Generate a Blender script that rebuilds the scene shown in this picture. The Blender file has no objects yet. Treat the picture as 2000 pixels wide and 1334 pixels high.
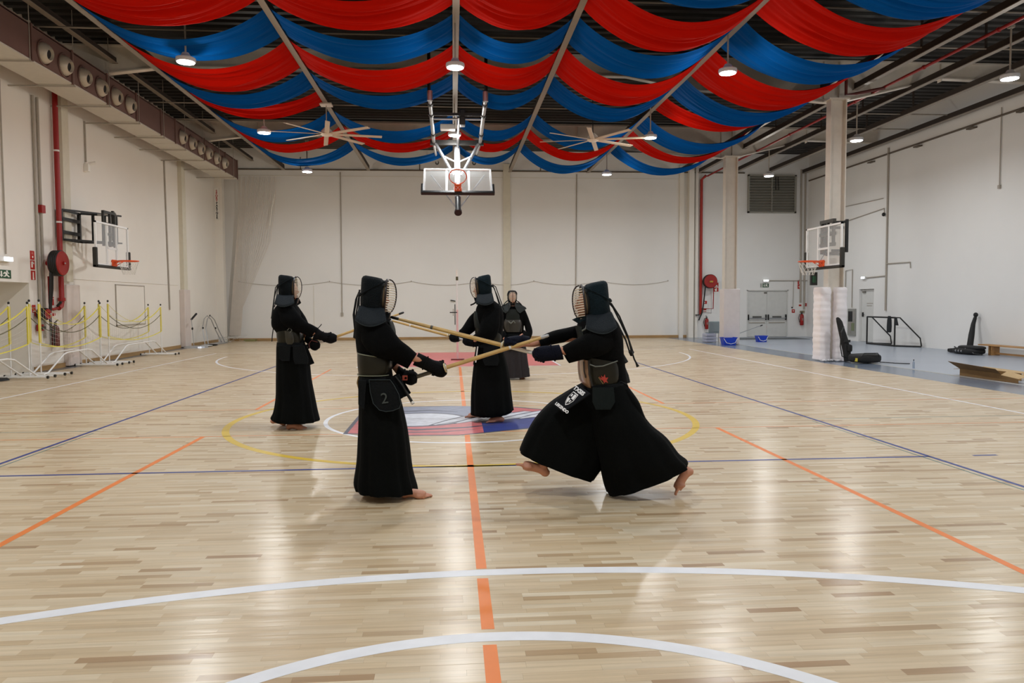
import bpy, bmesh, math, random
from mathutils import Vector, Matrix, noise
import numpy as np

random.seed(7)
rng = random.Random(11)
C = bpy.context.scene.collection
S = bpy.context.scene
PI = math.pi

# ---------------------------------------------------------------- camera
FPX = 1462.1
PITCH, YAW, ROLL = math.radians(2.919), math.radians(4.482), math.radians(-0.247)
CAM = Vector((-0.150, -9.940, 1.519))
_F = Vector((math.sin(YAW)*math.cos(PITCH), math.cos(YAW)*math.cos(PITCH), -math.sin(PITCH)))
_R0 = Vector((math.cos(YAW), -math.sin(YAW), 0)); _U0 = _R0.cross(_F)
_R = math.cos(ROLL)*_R0 + math.sin(ROLL)*_U0
_U = -math.sin(ROLL)*_R0 + math.cos(ROLL)*_U0
cd = bpy.data.cameras.new('camera'); cam = bpy.data.objects.new('camera', cd); C.objects.link(cam)
cd.sensor_width = 36; cd.lens = FPX/2000*36; cd.clip_start = 0.05; cd.clip_end = 200
cam.matrix_world = Matrix(((_R.x, _U.x, -_F.x, CAM.x), (_R.y, _U.y, -_F.y, CAM.y), (_R.z, _U.z, -_F.z, CAM.z), (0, 0, 0, 1)))
S.camera = cam

def at(x, y, X=None, Y=None, Z=None):
    """point of the hall seen at pixel (x, y) on the plane X=, Y= or Z="""
    d = _F + (x-1000)/FPX*_R + (667-y)/FPX*_U
    if X is not None: t = (X-CAM.x)/d.x
    elif Y is not None: t = (Y-CAM.y)/d.y
    else: t = (Z-CAM.z)/d.z
    return CAM + t*d

# ---------------------------------------------------------------- world, lamps, exposure
w = bpy.data.worlds.new('world'); S.world = w; w.use_nodes = True
w.node_tree.nodes['Background'].inputs[0].default_value = (0.5, 0.55, 0.6, 1)
w.node_tree.nodes['Background'].inputs[1].default_value = 0.10
S.view_settings.view_transform = 'Standard'; S.view_settings.look = 'None'
S.view_settings.exposure = -0.05; S.view_settings.gamma = 1.0; S.view_settings.use_curve_mapping = False
S.cycles.use_denoising = True
S.cycles.max_bounces = 8; S.cycles.diffuse_bounces = 5; S.cycles.glossy_bounces = 4
S.cycles.transparent_max_bounces = 12
S.cycles.caustics_reflective = False; S.cycles.caustics_refractive = False
LAMP_W = 105.0
LX = (-5.2, -0.07, 5.42, 11.45); LY = (-7.0, -1.0, 5.05, 11.0, 17.0)
LAMPS = [(x, y, 6.2) for y in LY for x in LX]
for i, (x, y, z) in enumerate(LAMPS):
    ld = bpy.data.lights.new('high_bay_light', 'AREA'); ld.shape = 'DISK'; ld.size = 0.36
    ld.energy = LAMP_W; ld.color = (0.93, 0.975, 1.0); ld.spread = math.radians(172)
    lo = bpy.data.objects.new('high_bay_light', ld); C.objects.link(lo); lo.location = (x, y, z-0.075)
    # point fill added under each lamp to brighten the upper walls
    pd = bpy.data.lights.new('wall_fill_light', 'POINT'); pd.shadow_soft_size = .10; pd.energy = LAMP_W*.42; pd.color = (1.0, 0.93, 0.83)
    po = bpy.data.objects.new('wall_fill_light', pd); C.objects.link(po); po.location = (x, y, z-0.18)

# ---------------------------------------------------------------- helpers
def lin(c):
    return tuple((v/255/12.92 if v/255 <= .04045 else ((v/255+.055)/1.055)**2.4) for v in c)

MATS = {}
def mat(name, rgb, rough=.6, metal=0.0, spec=.5, var=0.0, scale=6.0, bump=0.0, bscale=60.0, coat=0.0, sheen=0.0, stretch=None, rand=0.0):
    """procedural principled material; rgb is sRGB 0-255"""
    if name in MATS: return MATS[name]
    m = bpy.data.materials.new(name); m.use_nodes = True; N = m.node_tree.nodes; K = m.node_tree.links
    b = N['Principled BSDF']; c = lin(rgb)
    b.inputs['Base Color'].default_value = (*c, 1); b.inputs['Roughness'].default_value = rough
    b.inputs['Metallic'].default_value = metal; b.inputs['Specular IOR Level'].default_value = spec
    b.inputs['Coat Weight'].default_value = coat
    if sheen: b.inputs['Sheen Weight'].default_value = sheen; b.inputs['Sheen Roughness'].default_value = .5
    tc = N.new('ShaderNodeTexCoord'); src = tc.outputs['Object']
    if stretch:
        mp = N.new('ShaderNodeMapping'); mp.inputs['Scale'].default_value = stretch; K.new(src, mp.inputs['Vector']); src = mp.outputs[0]
    nz = N.new('ShaderNodeTexNoise'); nz.inputs['Scale'].default_value = scale; nz.inputs['Detail'].default_value = 4; K.new(src, nz.inputs['Vector'])
    v = var if var else .05
    mr = N.new('ShaderNodeMapRange'); mr.inputs['From Min'].default_value = .25; mr.inputs['From Max'].default_value = .75
    mr.inputs['To Min'].default_value = 1-v; mr.inputs['To Max'].default_value = 1+v*.6; K.new(nz.outputs['Fac'], mr.inputs['Value'])
    mx = N.new('ShaderNodeMix'); mx.data_type = 'RGBA'; mx.blend_type = 'MULTIPLY'; mx.inputs[0].default_value = 1
    mx.inputs[6].default_value = (*c, 1); K.new(mr.outputs[0], mx.inputs[7]); K.new(mx.outputs[2], b.inputs['Base Color'])
    if bump:
        n2 = N.new('ShaderNodeTexNoise'); n2.inputs['Scale'].default_value = bscale; n2.inputs['Detail'].default_value = 3; K.new(src, n2.inputs['Vector'])
        bp = N.new('ShaderNodeBump'); bp.inputs['Strength'].default_value = bump; bp.inputs['Distance'].default_value = .01
        K.new(n2.outputs['Fac'], bp.inputs['Height']); K.new(bp.outputs[0], b.inputs['Normal'])
    MATS[name] = m
    return m

def emis(name, rgb, strength):
    m = bpy.data.materials.new(name); m.use_nodes = True; b = m.node_tree.nodes['Principled BSDF']
    b.inputs['Base Color'].default_value = (*lin(rgb), 1); b.inputs['Emission Color'].default_value = (*lin(rgb), 1)
    b.inputs['Emission Strength'].default_value = strength; MATS[name] = m
    return m

class B:
    """collects shapes, then links them as ONE mesh object"""
    def __init__(s): s.v = []; s.f = []
    def add(s, vs, fs):
        k = len(s.v); s.v += [tuple(v) for v in vs]; s.f += [tuple(i+k for i in f) for f in fs]; return s
    def box(s, a, b):
        x0, y0, z0 = a; x1, y1, z1 = b
        return s.add([(x0, y0, z0), (x1, y0, z0), (x1, y1, z0), (x0, y1, z0), (x0, y0, z1), (x1, y0, z1), (x1, y1, z1), (x0, y1, z1)],
                     [(0, 3, 2, 1), (4, 5, 6, 7), (0, 1, 5, 4), (1, 2, 6, 5), (2, 3, 7, 6), (3, 0, 4, 7)])
    def obox(s, c, ax, ay, az):
        c, ax, ay, az = Vector(c), Vector(ax), Vector(ay), Vector(az)
        vs = [c+i*ax+j*ay+k*az for k in (-1, 1) for i, j in ((-1, -1), (1, -1), (1, 1), (-1, 1))]
        return s.add(vs, [(0, 3, 2, 1), (4, 5, 6, 7), (0, 1, 5, 4), (1, 2, 6, 5), (2, 3, 7, 6), (3, 0, 4, 7)])
    def bar(s, p, q, w, h=None, up=(0, 0, 1)):
        """rectangular bar from p to q"""
        p, q = Vector(p), Vector(q); d = (q-p); L = d.length; d = d.normalized(); u = Vector(up)
        if abs(d.dot(u)) > .95: u = Vector((0, 1, 0))
        r = d.cross(u).normalized(); u = r.cross(d).normalized(); h = h or w
        return s.obox((p+q)/2, d*L/2, r*w/2, u*h/2)
    def tube(s, pts, r, n=8, caps=True, closed=False):
        pts = [Vector(p) for p in pts]; m = len(pts)
        rs = r if isinstance(r, list) else [r]*m
        rings = []; pn = None
        for i, p in enumerate(pts):
            if closed: d = pts[(i+1) % m]-pts[i-1]
            else: d = pts[min(i+1, m-1)]-pts[max(i-1, 0)]
            d = d.normalized() if d.length > 1e-9 else Vector((0, 0, 1))
            if pn is None: pn = d.orthogonal().normalized()
            pn = (pn-d*pn.dot(d)); pn = pn.normalized() if pn.length > 1e-6 else d.orthogonal().normalized()
            bn = d.cross(pn)
            rr = rs[i]; ra, rb = rr if isinstance(rr, (list, tuple)) else (rr, rr)
            rings.append([p+pn*math.cos(2*PI*k/n)*ra+bn*math.sin(2*PI*k/n)*rb for k in range(n)])
        return s.rings(rings, caps and not closed, closed)
    def rings(s, rings, caps=True, closed=False):
        n = len(rings[0]); m = len(rings); vs = [v for r in rings for v in r]; fs = []
        for i in range(m if closed else m-1):
            j = (i+1) % m
            for k in range(n): fs.append((i*n+k, i*n+(k+1) % n, j*n+(k+1) % n, j*n+k))
        if caps and not closed: fs.append(tuple(reversed(range(n)))); fs.append(tuple((m-1)*n+k for k in range(n)))
        return s.add(vs, fs)
    def ell(s, c, r, n=14, m=9, rot=None):
        c = Vector(c); rings = []
        for i in range(m+1):
            a = PI*(i+.001*(i == 0)-.001*(i == m))/m
            ring = []
            for k in range(n):
                v = Vector((math.sin(a)*math.cos(2*PI*k/n)*r[0], math.sin(a)*math.sin(2*PI*k/n)*r[1], math.cos(a)*r[2]))
                if rot: v = rot @ v
                ring.append(c+v)
            rings.append(ring)
        return s.rings(rings)
    def disc(s, c, ax, r, t, n=24):
        c, ax = Vector(c), Vector(ax).normalized()
        return s.tube([c-ax*t/2, c+ax*t/2], r, n)
    def cyl(s, p, q, r, n=10): return s.tube([p, q], r, n)
    def build(s, name, m, parent=None, smooth=False, label=None, cat=None, group=None, kind=None, loc=None, bevel=0.0, angle=40, sub=0, thick=0):
        me = bpy.data.meshes.new(name)
        if loc is None:
            loc = Vector((0, 0, 0))
            if parent is None and s.v:
                a = np.array(s.v); loc = Vector(((a[:, 0].min()+a[:, 0].max())/2, (a[:, 1].min()+a[:, 1].max())/2, a[:, 2].min()))
            elif parent is not None: loc = wloc(parent)
        loc = Vector(loc)
        me.from_pydata([(v[0]-loc.x, v[1]-loc.y, v[2]-loc.z) for v in s.v], [], s.f); me.validate(); me.update()
        bm = bmesh.new(); bm.from_mesh(me); bmesh.ops.recalc_face_normals(bm, faces=bm.faces); bm.to_mesh(me); bm.free()
        if m: me.materials.append(m)
        if smooth:
            me.shade_smooth()
            if angle: me.set_sharp_from_angle(angle=math.radians(angle))
        o = bpy.data.objects.new(name, me); C.objects.link(o)
        if parent is None: o.location = loc
        else:
            o.parent = parent; o.location = loc-wloc(parent)
        if thick: mo = o.modifiers.new('t', 'SOLIDIFY'); mo.thickness = thick; mo.offset = 0
        if bevel: mo = o.modifiers.new('b', 'BEVEL'); mo.width = bevel; mo.segments = 2; mo.limit_method = 'ANGLE'
        if sub: mo = o.modifiers.new('s', 'SUBSURF'); mo.levels = sub; mo.render_levels = sub
        tag(o, label, cat, group, kind)
        return o

def wloc(o):
    v = Vector(o.location)
    while o.parent is not None: o = o.parent; v += Vector(o.location)
    return v

def tag(o, label=None, cat=None, group=None, kind=None):
    for k, v in (('label', label), ('category', cat), ('group', group), ('kind', kind)):
        if v: o[k] = v
    return o

def thing(name, label, cat, loc, group=None):
    o = bpy.data.objects.new(name, None); C.objects.link(o); o.location = loc; o.empty_display_size = .1
    return tag(o, label, cat, group)

def text(body, mtl, parent, origin, xdir, ydir, size, depth=.001, name='lettering', align='CENTER', bold=0.0):
    cu = bpy.data.curves.new(name, 'FONT'); cu.body = body; cu.size = size; cu.extrude = depth; cu.align_x = align; cu.align_y = 'CENTER'; cu.offset = bold
    cu.materials.append(mtl); o = bpy.data.objects.new(name, cu); C.objects.link(o)
    x = Vector(xdir).normalized(); y = Vector(ydir).normalized(); z = x.cross(y)
    o.parent = parent
    M = Matrix(((x.x, y.x, z.x, 0), (x.y, y.y, z.y, 0), (x.z, y.z, z.z, 0), (0, 0, 0, 1)))
    o.parent = None; bpy.context.view_layer.update()
    me = bpy.data.meshes.new_from_object(o.evaluated_get(bpy.context.evaluated_depsgraph_get())); bpy.data.objects.remove(o)
    me.materials.clear(); me.materials.append(mtl)
    o = bpy.data.objects.new(name, me); C.objects.link(o); o.parent = parent
    o.rotation_euler = M.to_euler(); o.location = Vector(origin)-wloc(parent)
    return o

# ---------------------------------------------------------------- materials
m_wall = mat('wall_paint', (233, 228, 219), .85, var=.035, scale=.7, bump=.05, bscale=25)
m_wall2 = mat('wall_paint_cool', (232, 231, 228), .85, var=.03, scale=.6)
m_pil = mat('pilaster_paint', (214, 208, 190), .8)
m_roof = mat('roof_sheet', (44, 41, 37), .55, metal=.2, var=.2, scale=2)
m_purlin = mat('purlin_side', (48, 38, 31), .6)
m_flange = mat('purlin_flange', (138, 128, 116), .5)
m_cream = mat('portal_steel', (214, 206, 194), .55)
m_white = mat('white_paint', (232, 232, 230), .4)
m_black = mat('black_paint', (20, 20, 19), .4)
m_blackmat = mat('black_matt', (18, 19, 18), .8)
m_chrome = mat('zinc', (180, 182, 186), .3, metal=.9)
m_alu = mat('aluminium', (186, 188, 192), .38, metal=.8)
m_red = mat('fire_red', (150, 22, 16), .45)
m_orange = mat('rim_orange', (226, 84, 26), .4)
m_pipe = mat('conduit_grey', (168, 160, 148), .55)
m_base = mat('baseboard_wood', (176, 140, 92), .5, var=.2, scale=3, stretch=(1, .2, 6))
m_vinyl = mat('vinyl_floor', (162, 170, 182), .30, var=.05, scale=.8, spec=.5)
m_strip = mat('vinyl_strip', (112, 124, 140), .20, var=.05, scale=.8, spec=.6)
m_glow = emis('lamp_lens', (245, 248, 255), 12.0)
m_glow2 = emis('emergency_lens', (240, 248, 255), 4.0)
m_glass = bpy.data.materials.new('board_glass'); m_glass.use_nodes = True
_n = m_glass.node_tree.nodes; _b = _n['Principled BSDF']
_b.inputs['Base Color'].default_value = (.9, .93, .93, 1); _b.inputs['Roughness'].default_value = .06
_b.inputs['Alpha'].default_value = .16; _b.inputs['Specular IOR Level'].default_value = .6
m_net = mat('net_cord', (225, 222, 214), .8)

# ---------------------------------------------------------------- setting: shell
X0, X1, Y0, Y1, ZR = -9.7, 15.4, -12.5, 22.0, 7.95
GAPX, PIT, GAPW = 9.05, 10.12, 9.4
fl = B().box((X0-.5, Y0, -.25), (GAPX, Y1+.3, -.012)).build('floor', mat('subfloor', (96, 74, 50), .8), kind='structure', loc=(0, 0, 0))
tag(fl, label='pale maple sports floor of narrow strips with coloured court lines')
B().box((PIT, Y0, -.2), (X1+.3, Y1+.3, 0)).build('floor', m_vinyl, kind='structure', label='blue-grey vinyl floor of the side bay', loc=(0, 0, 0))
B().box((GAPX, Y0, -.2), (PIT-.03, Y1+.3, -.001)).build('floor', m_strip, kind='structure', label='glossy darker vinyl strip between wood and side bay', loc=(0, 0, 0))
B().box((PIT-.03, Y0, -.1), (PIT, Y1, .004)).build('trim_1', mat('edge_trim', (196, 190, 176), .5), kind='structure', label='thin pale edge strip along the vinyl')
B().box((-9.7, Y0, -.01), (-9.35, Y1, .001)).build('floor', mat('dark_edge', (98, 98, 100), .3), kind='structure', label='dark grey edge strip of floor along the left wall', loc=(0, 0, 0))

# far wall, with the double door recess
DX0, DX1, DZ = 12.68, 14.55, 2.06
b = B(); b.box((X0-.3, Y1, -.1), (DX0, Y1+.3, ZR+.2)); b.box((DX1, Y1, -.1), (X1+.3, Y1+.3, ZR+.2)); b.box((DX0, Y1, DZ), (DX1, Y1+.3, ZR+.2)); b.box((DX0, Y1+.14, -.1), (DX1, Y1+.3, DZ))
b.build('wall_far', m_wall2, kind='structure', loc=(0, 0, 0))
# left wall with the splayed recess near the left edge
RY0, RY1, RZ = 4.4, 7.82, 2.03
b = B(); b.box((X0-.3, RY1, -.1), (X0, Y1+.3, ZR+.2)); b.box((X0-.3, Y0, -.1), (X0, RY0, ZR+.2)); b.box((X0-.3, RY0, RZ), (X0, RY1, ZR+.2))
b.box((X0-1.5, RY0-.4, -.1), (X0-1.2, RY1+.4, RZ+.3)); b.box((X0-1.3, RY0-.3, RZ), (X0-.3, RY1+.3, RZ+.2)); b.box((X0-1.3, RY1, -.1), (X0-.3, RY1+.2, RZ+.1)); b.box((X0-1.3, RY0-.2, -.1), (X0-.3, RY0, RZ+.1)); b.box((X0-1.5, RY0-.4, -.1), (X0, RY1+.3, 0))
b.build('wall_left', m_wall, kind='structure', loc=(0, 0, 0))
EY0, EY1, EZ = 16.72, 17.72, 2.0
b = B(); b.box((X1, EY1, -.1), (X1+.3, Y1+.3, ZR+.2)); b.box((X1, Y0, -.1), (X1+.3, EY0, ZR+.2)); b.box((X1, EY0, EZ), (X1+.3, EY1, ZR+.2)); b.box((X1+.16, EY0, -.1), (X1+.3, EY1, EZ))
b.build('wall_right', m_wall2, kind='structure', loc=(0, 0, 0))
B().box((X0-.3, Y0-.3, -.1), (X1+.3, Y0, ZR+.2)).build('wall_near', m_wall, kind='structure', loc=(0, 0, 0))
# corrugated roof sheet, ribs run across the hall
b = B(); vs = []; fs = []; prof_ = []
y = Y0-.2
while y < Y1+.3:
    prof_ += [(y, ZR), (y+.15, ZR), (y+.18, ZR+.06), (y+.32, ZR+.06)]; y += .35
for (yy, zz) in prof_: vs += [(X0-.3, yy, zz), (X1+.3, yy, zz)]
for i in range(len(prof_)-1): fs.append((2*i, 2*i+1, 2*i+3, 2*i+2))
b.add(vs, fs); b.box((X0-.3, Y0-.2, ZR+.1), (X1+.3, Y1+.3, ZR+.2)); b.build('ceiling', m_roof, kind='structure', loc=(0, 0, 0))

# baseboards
B().box((X0, 7.9, 0), (X0+.03, 9.25, .11)).build('baseboard_left', m_base, kind='structure')
B().box((X0, 9.95, 0), (X0+.03, 17.1, .11)).build('baseboard_left', m_base, kind='structure')
B().box((X0, 17.85, 0), (X0+.03, Y1, .11)).build('baseboard_left', m_base, kind='structure')
B().box((X0+.1, Y1-.03, 0), (10.0, Y1, .11)).build('baseboard_far', m_base, kind='structure')

# pilasters and panel joints
def pil(name, a, b_, m=m_pil, label=None): B().box(a, b_).build(name, m, kind='structure', label=label)
pil('pillar_1', (X0, 17.25, 2.05), (X0+.14, 17.6, 7.5), label='beige steel pilaster on the left wall')
pil('pillar_2', (X0, 9.3, 2.1), (X0+.10, 9.62, 7.5), label='beige steel pilaster behind the wall hoop')
pil('pillar_3', (X0, 21.3, 0), (X0+.3, 21.6, 7.4), m_wall, 'pale column in the far left corner')
pil('pillar_4', (2.0, Y1-.1, 0), (2.3, Y1, 7.4), m_pil, 'beige pilaster in the middle of the far wall')
pil('pillar_5', (9.62, Y1-.12, 0), (9.8, Y1, 7.4), m_wall, 'pale pilaster left of the far red pipe')
pil('pillar_6', (9.98, Y1-.30, 0), (10.2, Y1, 7.4), m_wall, 'round-edged casing beside the far red pipe')
pil('pillar_7', (10.3, Y1-.16, 0), (10.42, Y1, 7.4), m_wall, 'thin casing beside the far red pipe')

# ---------------------------------------------------------------- roof steel
def portal(Yp, label, hx=9.7):
    t = thing('portal_beam', label, 'beam', (0, Yp, 6.7), 'cream steel portal beams across the hall')
    low = [(-9.7, 6.75), (-8.4, 7.11), (-6.8, 7.32), (4.3, 7.28), (5.9, 7.0), (9.5, 6.72), (9.95, 6.72), (12.7, 7.38), (15.4, 7.32)]
    b = B()
    for (xa, za), (xb, zb) in zip(low, low[1:]):
        b.add([(xa, Yp-.012, za), (xb, Yp-.012, zb), (xb, Yp-.012, 7.78), (xa, Yp-.012, 7.78), (xa, Yp+.012, za), (xb, Yp+.012, zb), (xb, Yp+.012, 7.78), (xa, Yp+.012, 7.78)],
              [(0, 1, 2, 3), (5, 4, 7, 6), (0, 4, 5, 1), (3, 2, 6, 7)])
    b.build('web', m_cream, t)
    b = B()
    for (xa, za), (xb, zb) in zip(low, low[1:]): b.bar((xa, Yp, za), (xb, Yp, zb), .18, .03)
    b.build('flange', m_cream, t); B().box((-9.7, Yp-.09, 7.76), (15.4, Yp+.09, 7.79)).build('flange', m_cream, t)
    b = B()
    for x in (-6.8, 4.3, 9.52, 9.93, 12.7): b.box((x-.01, Yp-.08, 6.8 if 9 < x < 10 else 7.3), (x+.01, Yp+.08, 7.76))
    b.build('stiffener', m_cream, t)
portal(9.2, 'cream steel roof beam resting on the nearer padded column')
portal(16.7, 'cream steel roof beam resting on the farther column')
portal(1.6, 'cream steel roof beam above the front fighters, mostly out of view')

PUR = [(-8.25, 7.35), (-7.0, 7.0), (-3.57, 7.0), (-.05, 7.0), (2.26, 7.0), (5.56, 7.0), (9.46, 7.0), (10.38, 7.05), (11.9, 7.05), (13.45, 7.1), (14.95, 7.05)]
nm = ['above the air duct', 'leftmost of those carrying the drapes', 'second from the left carrying the drapes, above the left fan', 'over the orange centre line', 'fourth from the left carrying the drapes', 'fifth from the left carrying the drapes', 'along the right edge of the drapes', 'first right of the drapes', 'second right of the drapes', 'third right of the drapes', 'closest to the right wall']
for (x, z), n_ in zip(PUR, nm):
    t = thing('roof_purlin', 'long dark steel purlin '+n_, 'beam', (x, 5, z), 'long dark roof purlins')
    hw = .14 if x < -8 else .17 if x > 9 else .22
    B().box((x-.03, Y0, z+.012), (x+.03, Y1-.4, z+hw)).build('web', m_purlin, t)
    B().box((x-.065, Y0, z-.004), (x+.065, Y1-.4, z+.012)).build('flange', m_cream if x == 9.46 else m_flange, t)
for i, y in enumerate((4.3, 6.35, 12.1, 14.0)):
    B().tube([(X0, y, 7.2), (15.4, y, 7.2)], .018, 6).build('tie_rod', m_flange, label='thin steel tie rod across the roof, number %d from the camera' % (i+1) if 0 else ['thin tie rod across the roof above the second red drape', 'thin tie rod just beyond the third blue drape', 'thin tie rod across the roof by the two fans', 'thin tie rod across the roof beyond the fans'][i], cat='rod')
# struts from the purlins on the right
b_lab = ['nearest', 'middle', 'farthest']
for x, z0 in ((10.38, 7.3), (11.9, 7.3), (13.45, 7.35)):
    t = thing('hanger_set', 'dark steel hangers above the purlin at %s' % {10.38: 'the right edge of the drapes', 11.9: 'the red roof pipe', 13.45: 'the right wall side'}[x], 'bracket', (x, 8, z0))
    for y in (3.6, 6.4, 11.5, 14): B().bar((x, y, z0-.15), (x, y, ZR+.04), .04).build('hanger', m_purlin, t)

# ---------------------------------------------------------------- lamps
lamp_where = {0: 'leftmost', 1: 'over the centre line', 2: 'right of centre', 3: 'over the side bay'}
row_where = {0: 'behind the camera', 1: 'overhead out of view', 2: 'nearest visible row', 3: 'middle visible row', 4: 'farthest row'}
proto = None
for i, (x, y, z) in enumerate(LAMPS):
    lab = 'lit round high bay lamp, %s of the %s' % (lamp_where[i % 4], row_where[i//4])
    if proto is None:
        t = proto = thing('high_bay_lamp', lab, 'lamp', (x, y, z), 'round high bay lamps')
        B().tube([(x, y, z-.055), (x, y, z-.03), (x, y, z+.02), (x, y, z+.05), (x, y, z+.12)], [.17, .185, .18, .10, .06], 24).build('housing', mat('lamp_housing', (200, 200, 202), .5), t, smooth=True)
        B().disc((x, y, z-.06), (0, 0, 1), .16, .012, 24).build('lens', m_glow, t)
        B().tube([(x, y, z+.1), (x, y, 7.2)], .018, 8).build('hanging_rod', m_pipe, t)
        B().box((x-.05, y-.05, 7.18), (x+.05, y+.05, 7.24)).build('bracket', m_pipe, t)
        kids = list(t.children)
    else:
        t = proto.copy(); C.objects.link(t); t.location = (x, y, z); t['label'] = lab
        for k in kids:
            c = k.copy(); C.objects.link(c); c.parent = t

# ---------------------------------------------------------------- drapes
def drape_mat(name, rgb, dark):
    m = mat(name, rgb, .8, spec=.04, var=.12, scale=2.0, stretch=(.15, 3, 1), bump=.25, bscale=14.0)
    return m
m_dred = drape_mat('red_drape', (186, 18, 4), 0); m_dblue = drape_mat('blue_drape', (0, 78, 152), 0)
BX = [-7.0, -3.57, -.05, 2.26, 5.56, 9.46]
SAG = [.62, .58, .52, .76, .80]
ROWS = [('blue', .75, 2.3, (0, 1, 2, 3, 4)), ('red', 2.7, 4.2, (0, 1, 2, 3, 4)), ('blue', 4.65, 6.1, (0, 1, 2, 3, 4)), ('red', 6.35, 8.1, (0, 1, 2, 3, 4)),
        ('blue', 8.4, 9.75, (0, 1, 2, 3, 4)), ('red', 10.15, 11.3, (0, 4)), ('blue', 12.1, 13.5, (0, 1, 2, 3, 4)), ('red', 13.95, 15.15, (0, 1, 2, 3, 4)), ('blue', 16.05, 17.45, (0, 1, 2, 3, 4))]
rl = ['nearest blue drape across the ceiling, at the top edge of the picture', 'nearest red drape across the ceiling, at the top edge', 'second blue drape from the top, behind the nearest lamps', 'second red drape from the top of the picture',
      'third blue drape, just before the two fans', 'short red drape found only in the outer bays', 'second blue drape counted from the far wall, beyond the fans', 'farthest red drape across the ceiling', 'farthest blue drape, closest to the far wall']
for ri, ((col, ya, yb, bays), lab) in enumerate(zip(ROWS, rl)):
    t = thing('ceiling_drape', lab, 'drape', (1.2, (ya+yb)/2, 7.05), 'swagged ceiling drapes')
    mt = m_dred if col == 'red' else m_dblue
    for bi in bays:
        xa, xb = BX[bi]+.035, BX[bi+1]-.035; nx, ny = 40, 44
        vs = []; fs = []; ph = rng.uniform(0, 6); sg = SAG[bi]*rng.uniform(.94, 1.06)
        if ri == 5: sg *= .75
        for i in range(nx+1):
            u = i/nx; s = 4*u*(1-u)
            for j in range(ny+1):
                v = j/ny
                gather = 1-.10*s+.02*math.sin(ph+7*u)
                y = (ya+yb)/2+(v-.5)*(yb-ya)*gather
                z = 7.06-sg*(s**.92)
                amp = .014+.050*s
                w1 = math.sin(v*31+ph+1.4*math.sin(u*3+ph))*.5+math.sin(v*57+ph*2+2.0*math.sin(u*4.4))*.35+math.sin(v*13+ph*3+u*2)*.7
                z += amp*w1*(.55+.45*math.sin(v*PI))
                z += -.05*s*math.sin(v*PI)+.03*(v-.5)*math.sin(ph)
                vs.append((xa+(xb-xa)*u, y, z))
        for i in range(nx):
            for j in range(ny):
                a = i*(ny+1)+j; fs.append((a, a+1, a+ny+2, a+ny+1))
        o = B().add(vs, fs).build('swag', mt, t, smooth=True, angle=0)

# ---------------------------------------------------------------- maple strips
def plank_mat(name, island):
    m = bpy.data.materials.new(name); m.use_nodes = True; N = m.node_tree.nodes; K = m.node_tree.links; b = N['Principled BSDF']
    if island: src = N.new('ShaderNodeNewGeometry').outputs['Random Per Island']
    else: src = N.new('ShaderNodeObjectInfo').outputs['Random']
    cr = N.new('ShaderNodeValToRGB'); e = cr.color_ramp.elements; cr.color_ramp.interpolation = 'LINEAR'
    stops = [(0, (157, 124, 86)), (.03, (171, 142, 104)), (.09, (189, 164, 128)), (.35, (199, 176, 142)), (.7, (204, 183, 151)), (.93, (209, 190, 160)), (1, (215, 199, 172))]
    e[0].position = 0; e[0].color = (*lin(stops[0][1]), 1); e[1].position = 1; e[1].color = (*lin(stops[-1][1]), 1)
    for p_, c in stops[1:-1]: q = e.new(p_); q.color = (*lin(c), 1)
    K.new(src, cr.inputs[0])
    geo = N.new('ShaderNodeNewGeometry'); mp = N.new('ShaderNodeMapping'); mp.inputs['Scale'].default_value = (1.2, 26, 1); K.new(geo.outputs['Position'], mp.inputs[0])
    ad = N.new('ShaderNodeVectorMath'); ad.operation = 'ADD'; K.new(mp.outputs[0], ad.inputs[0])
    ml = N.new('ShaderNodeMath'); ml.operation = 'MULTIPLY'; ml.inputs[1].default_value = 90; K.new(src, ml.inputs[0]); K.new(ml.outputs[0], ad.inputs[1])
    nz = N.new('ShaderNodeTexNoise'); nz.inputs['Scale'].default_value = 1.6; nz.inputs['Detail'].default_value = 5; nz.inputs['Roughness'].default_value = .6; K.new(ad.outputs[0], nz.inputs['Vector'])
    mr = N.new('ShaderNodeMapRange'); mr.inputs['From Min'].default_value = .3; mr.inputs['From Max'].default_value = .7; mr.inputs['To Min'].default_value = .84; mr.inputs['To Max'].default_value = 1.08; K.new(nz.outputs['Fac'], mr.inputs['Value'])
    mx = N.new('ShaderNodeMix'); mx.data_type = 'RGBA'; mx.blend_type = 'MULTIPLY'; mx.inputs[0].default_value = 1; K.new(cr.outputs[0], mx.inputs[6]); K.new(mr.outputs[0], mx.inputs[7]); K.new(mx.outputs[2], b.inputs['Base Color'])
    b.inputs['Roughness'].default_value = .5; b.inputs['Specular IOR Level'].default_value = .3
    b.inputs['Coat Weight'].default_value = .55; b.inputs['Coat Roughness'].default_value = .22; b.inputs['Coat IOR'].default_value = 1.45
    # gentle waviness across the strips smears the lamp reflections towards the camera
    m2 = N.new('ShaderNodeMapping'); m2.inputs['Scale'].default_value = (.7, 9, 1); K.new(geo.outputs['Position'], m2.inputs[0])
    n2 = N.new('ShaderNodeTexNoise'); n2.inputs['Scale'].default_value = 1.5; n2.inputs['Detail'].default_value = 2; K.new(m2.outputs[0], n2.inputs['Vector'])
    bp = N.new('ShaderNodeBump'); bp.inputs['Strength'].default_value = .55; bp.inputs['Distance'].default_value = .004; K.new(n2.outputs['Fac'], bp.inputs['Height']); K.new(bp.outputs[0], b.inputs['Coat Normal'])
    return m
m_pl_i = plank_mat('maple_strips', True); m_pl_o = plank_mat('maple_strip', False)
SW = .050
strips = []
y = -11.6
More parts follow.
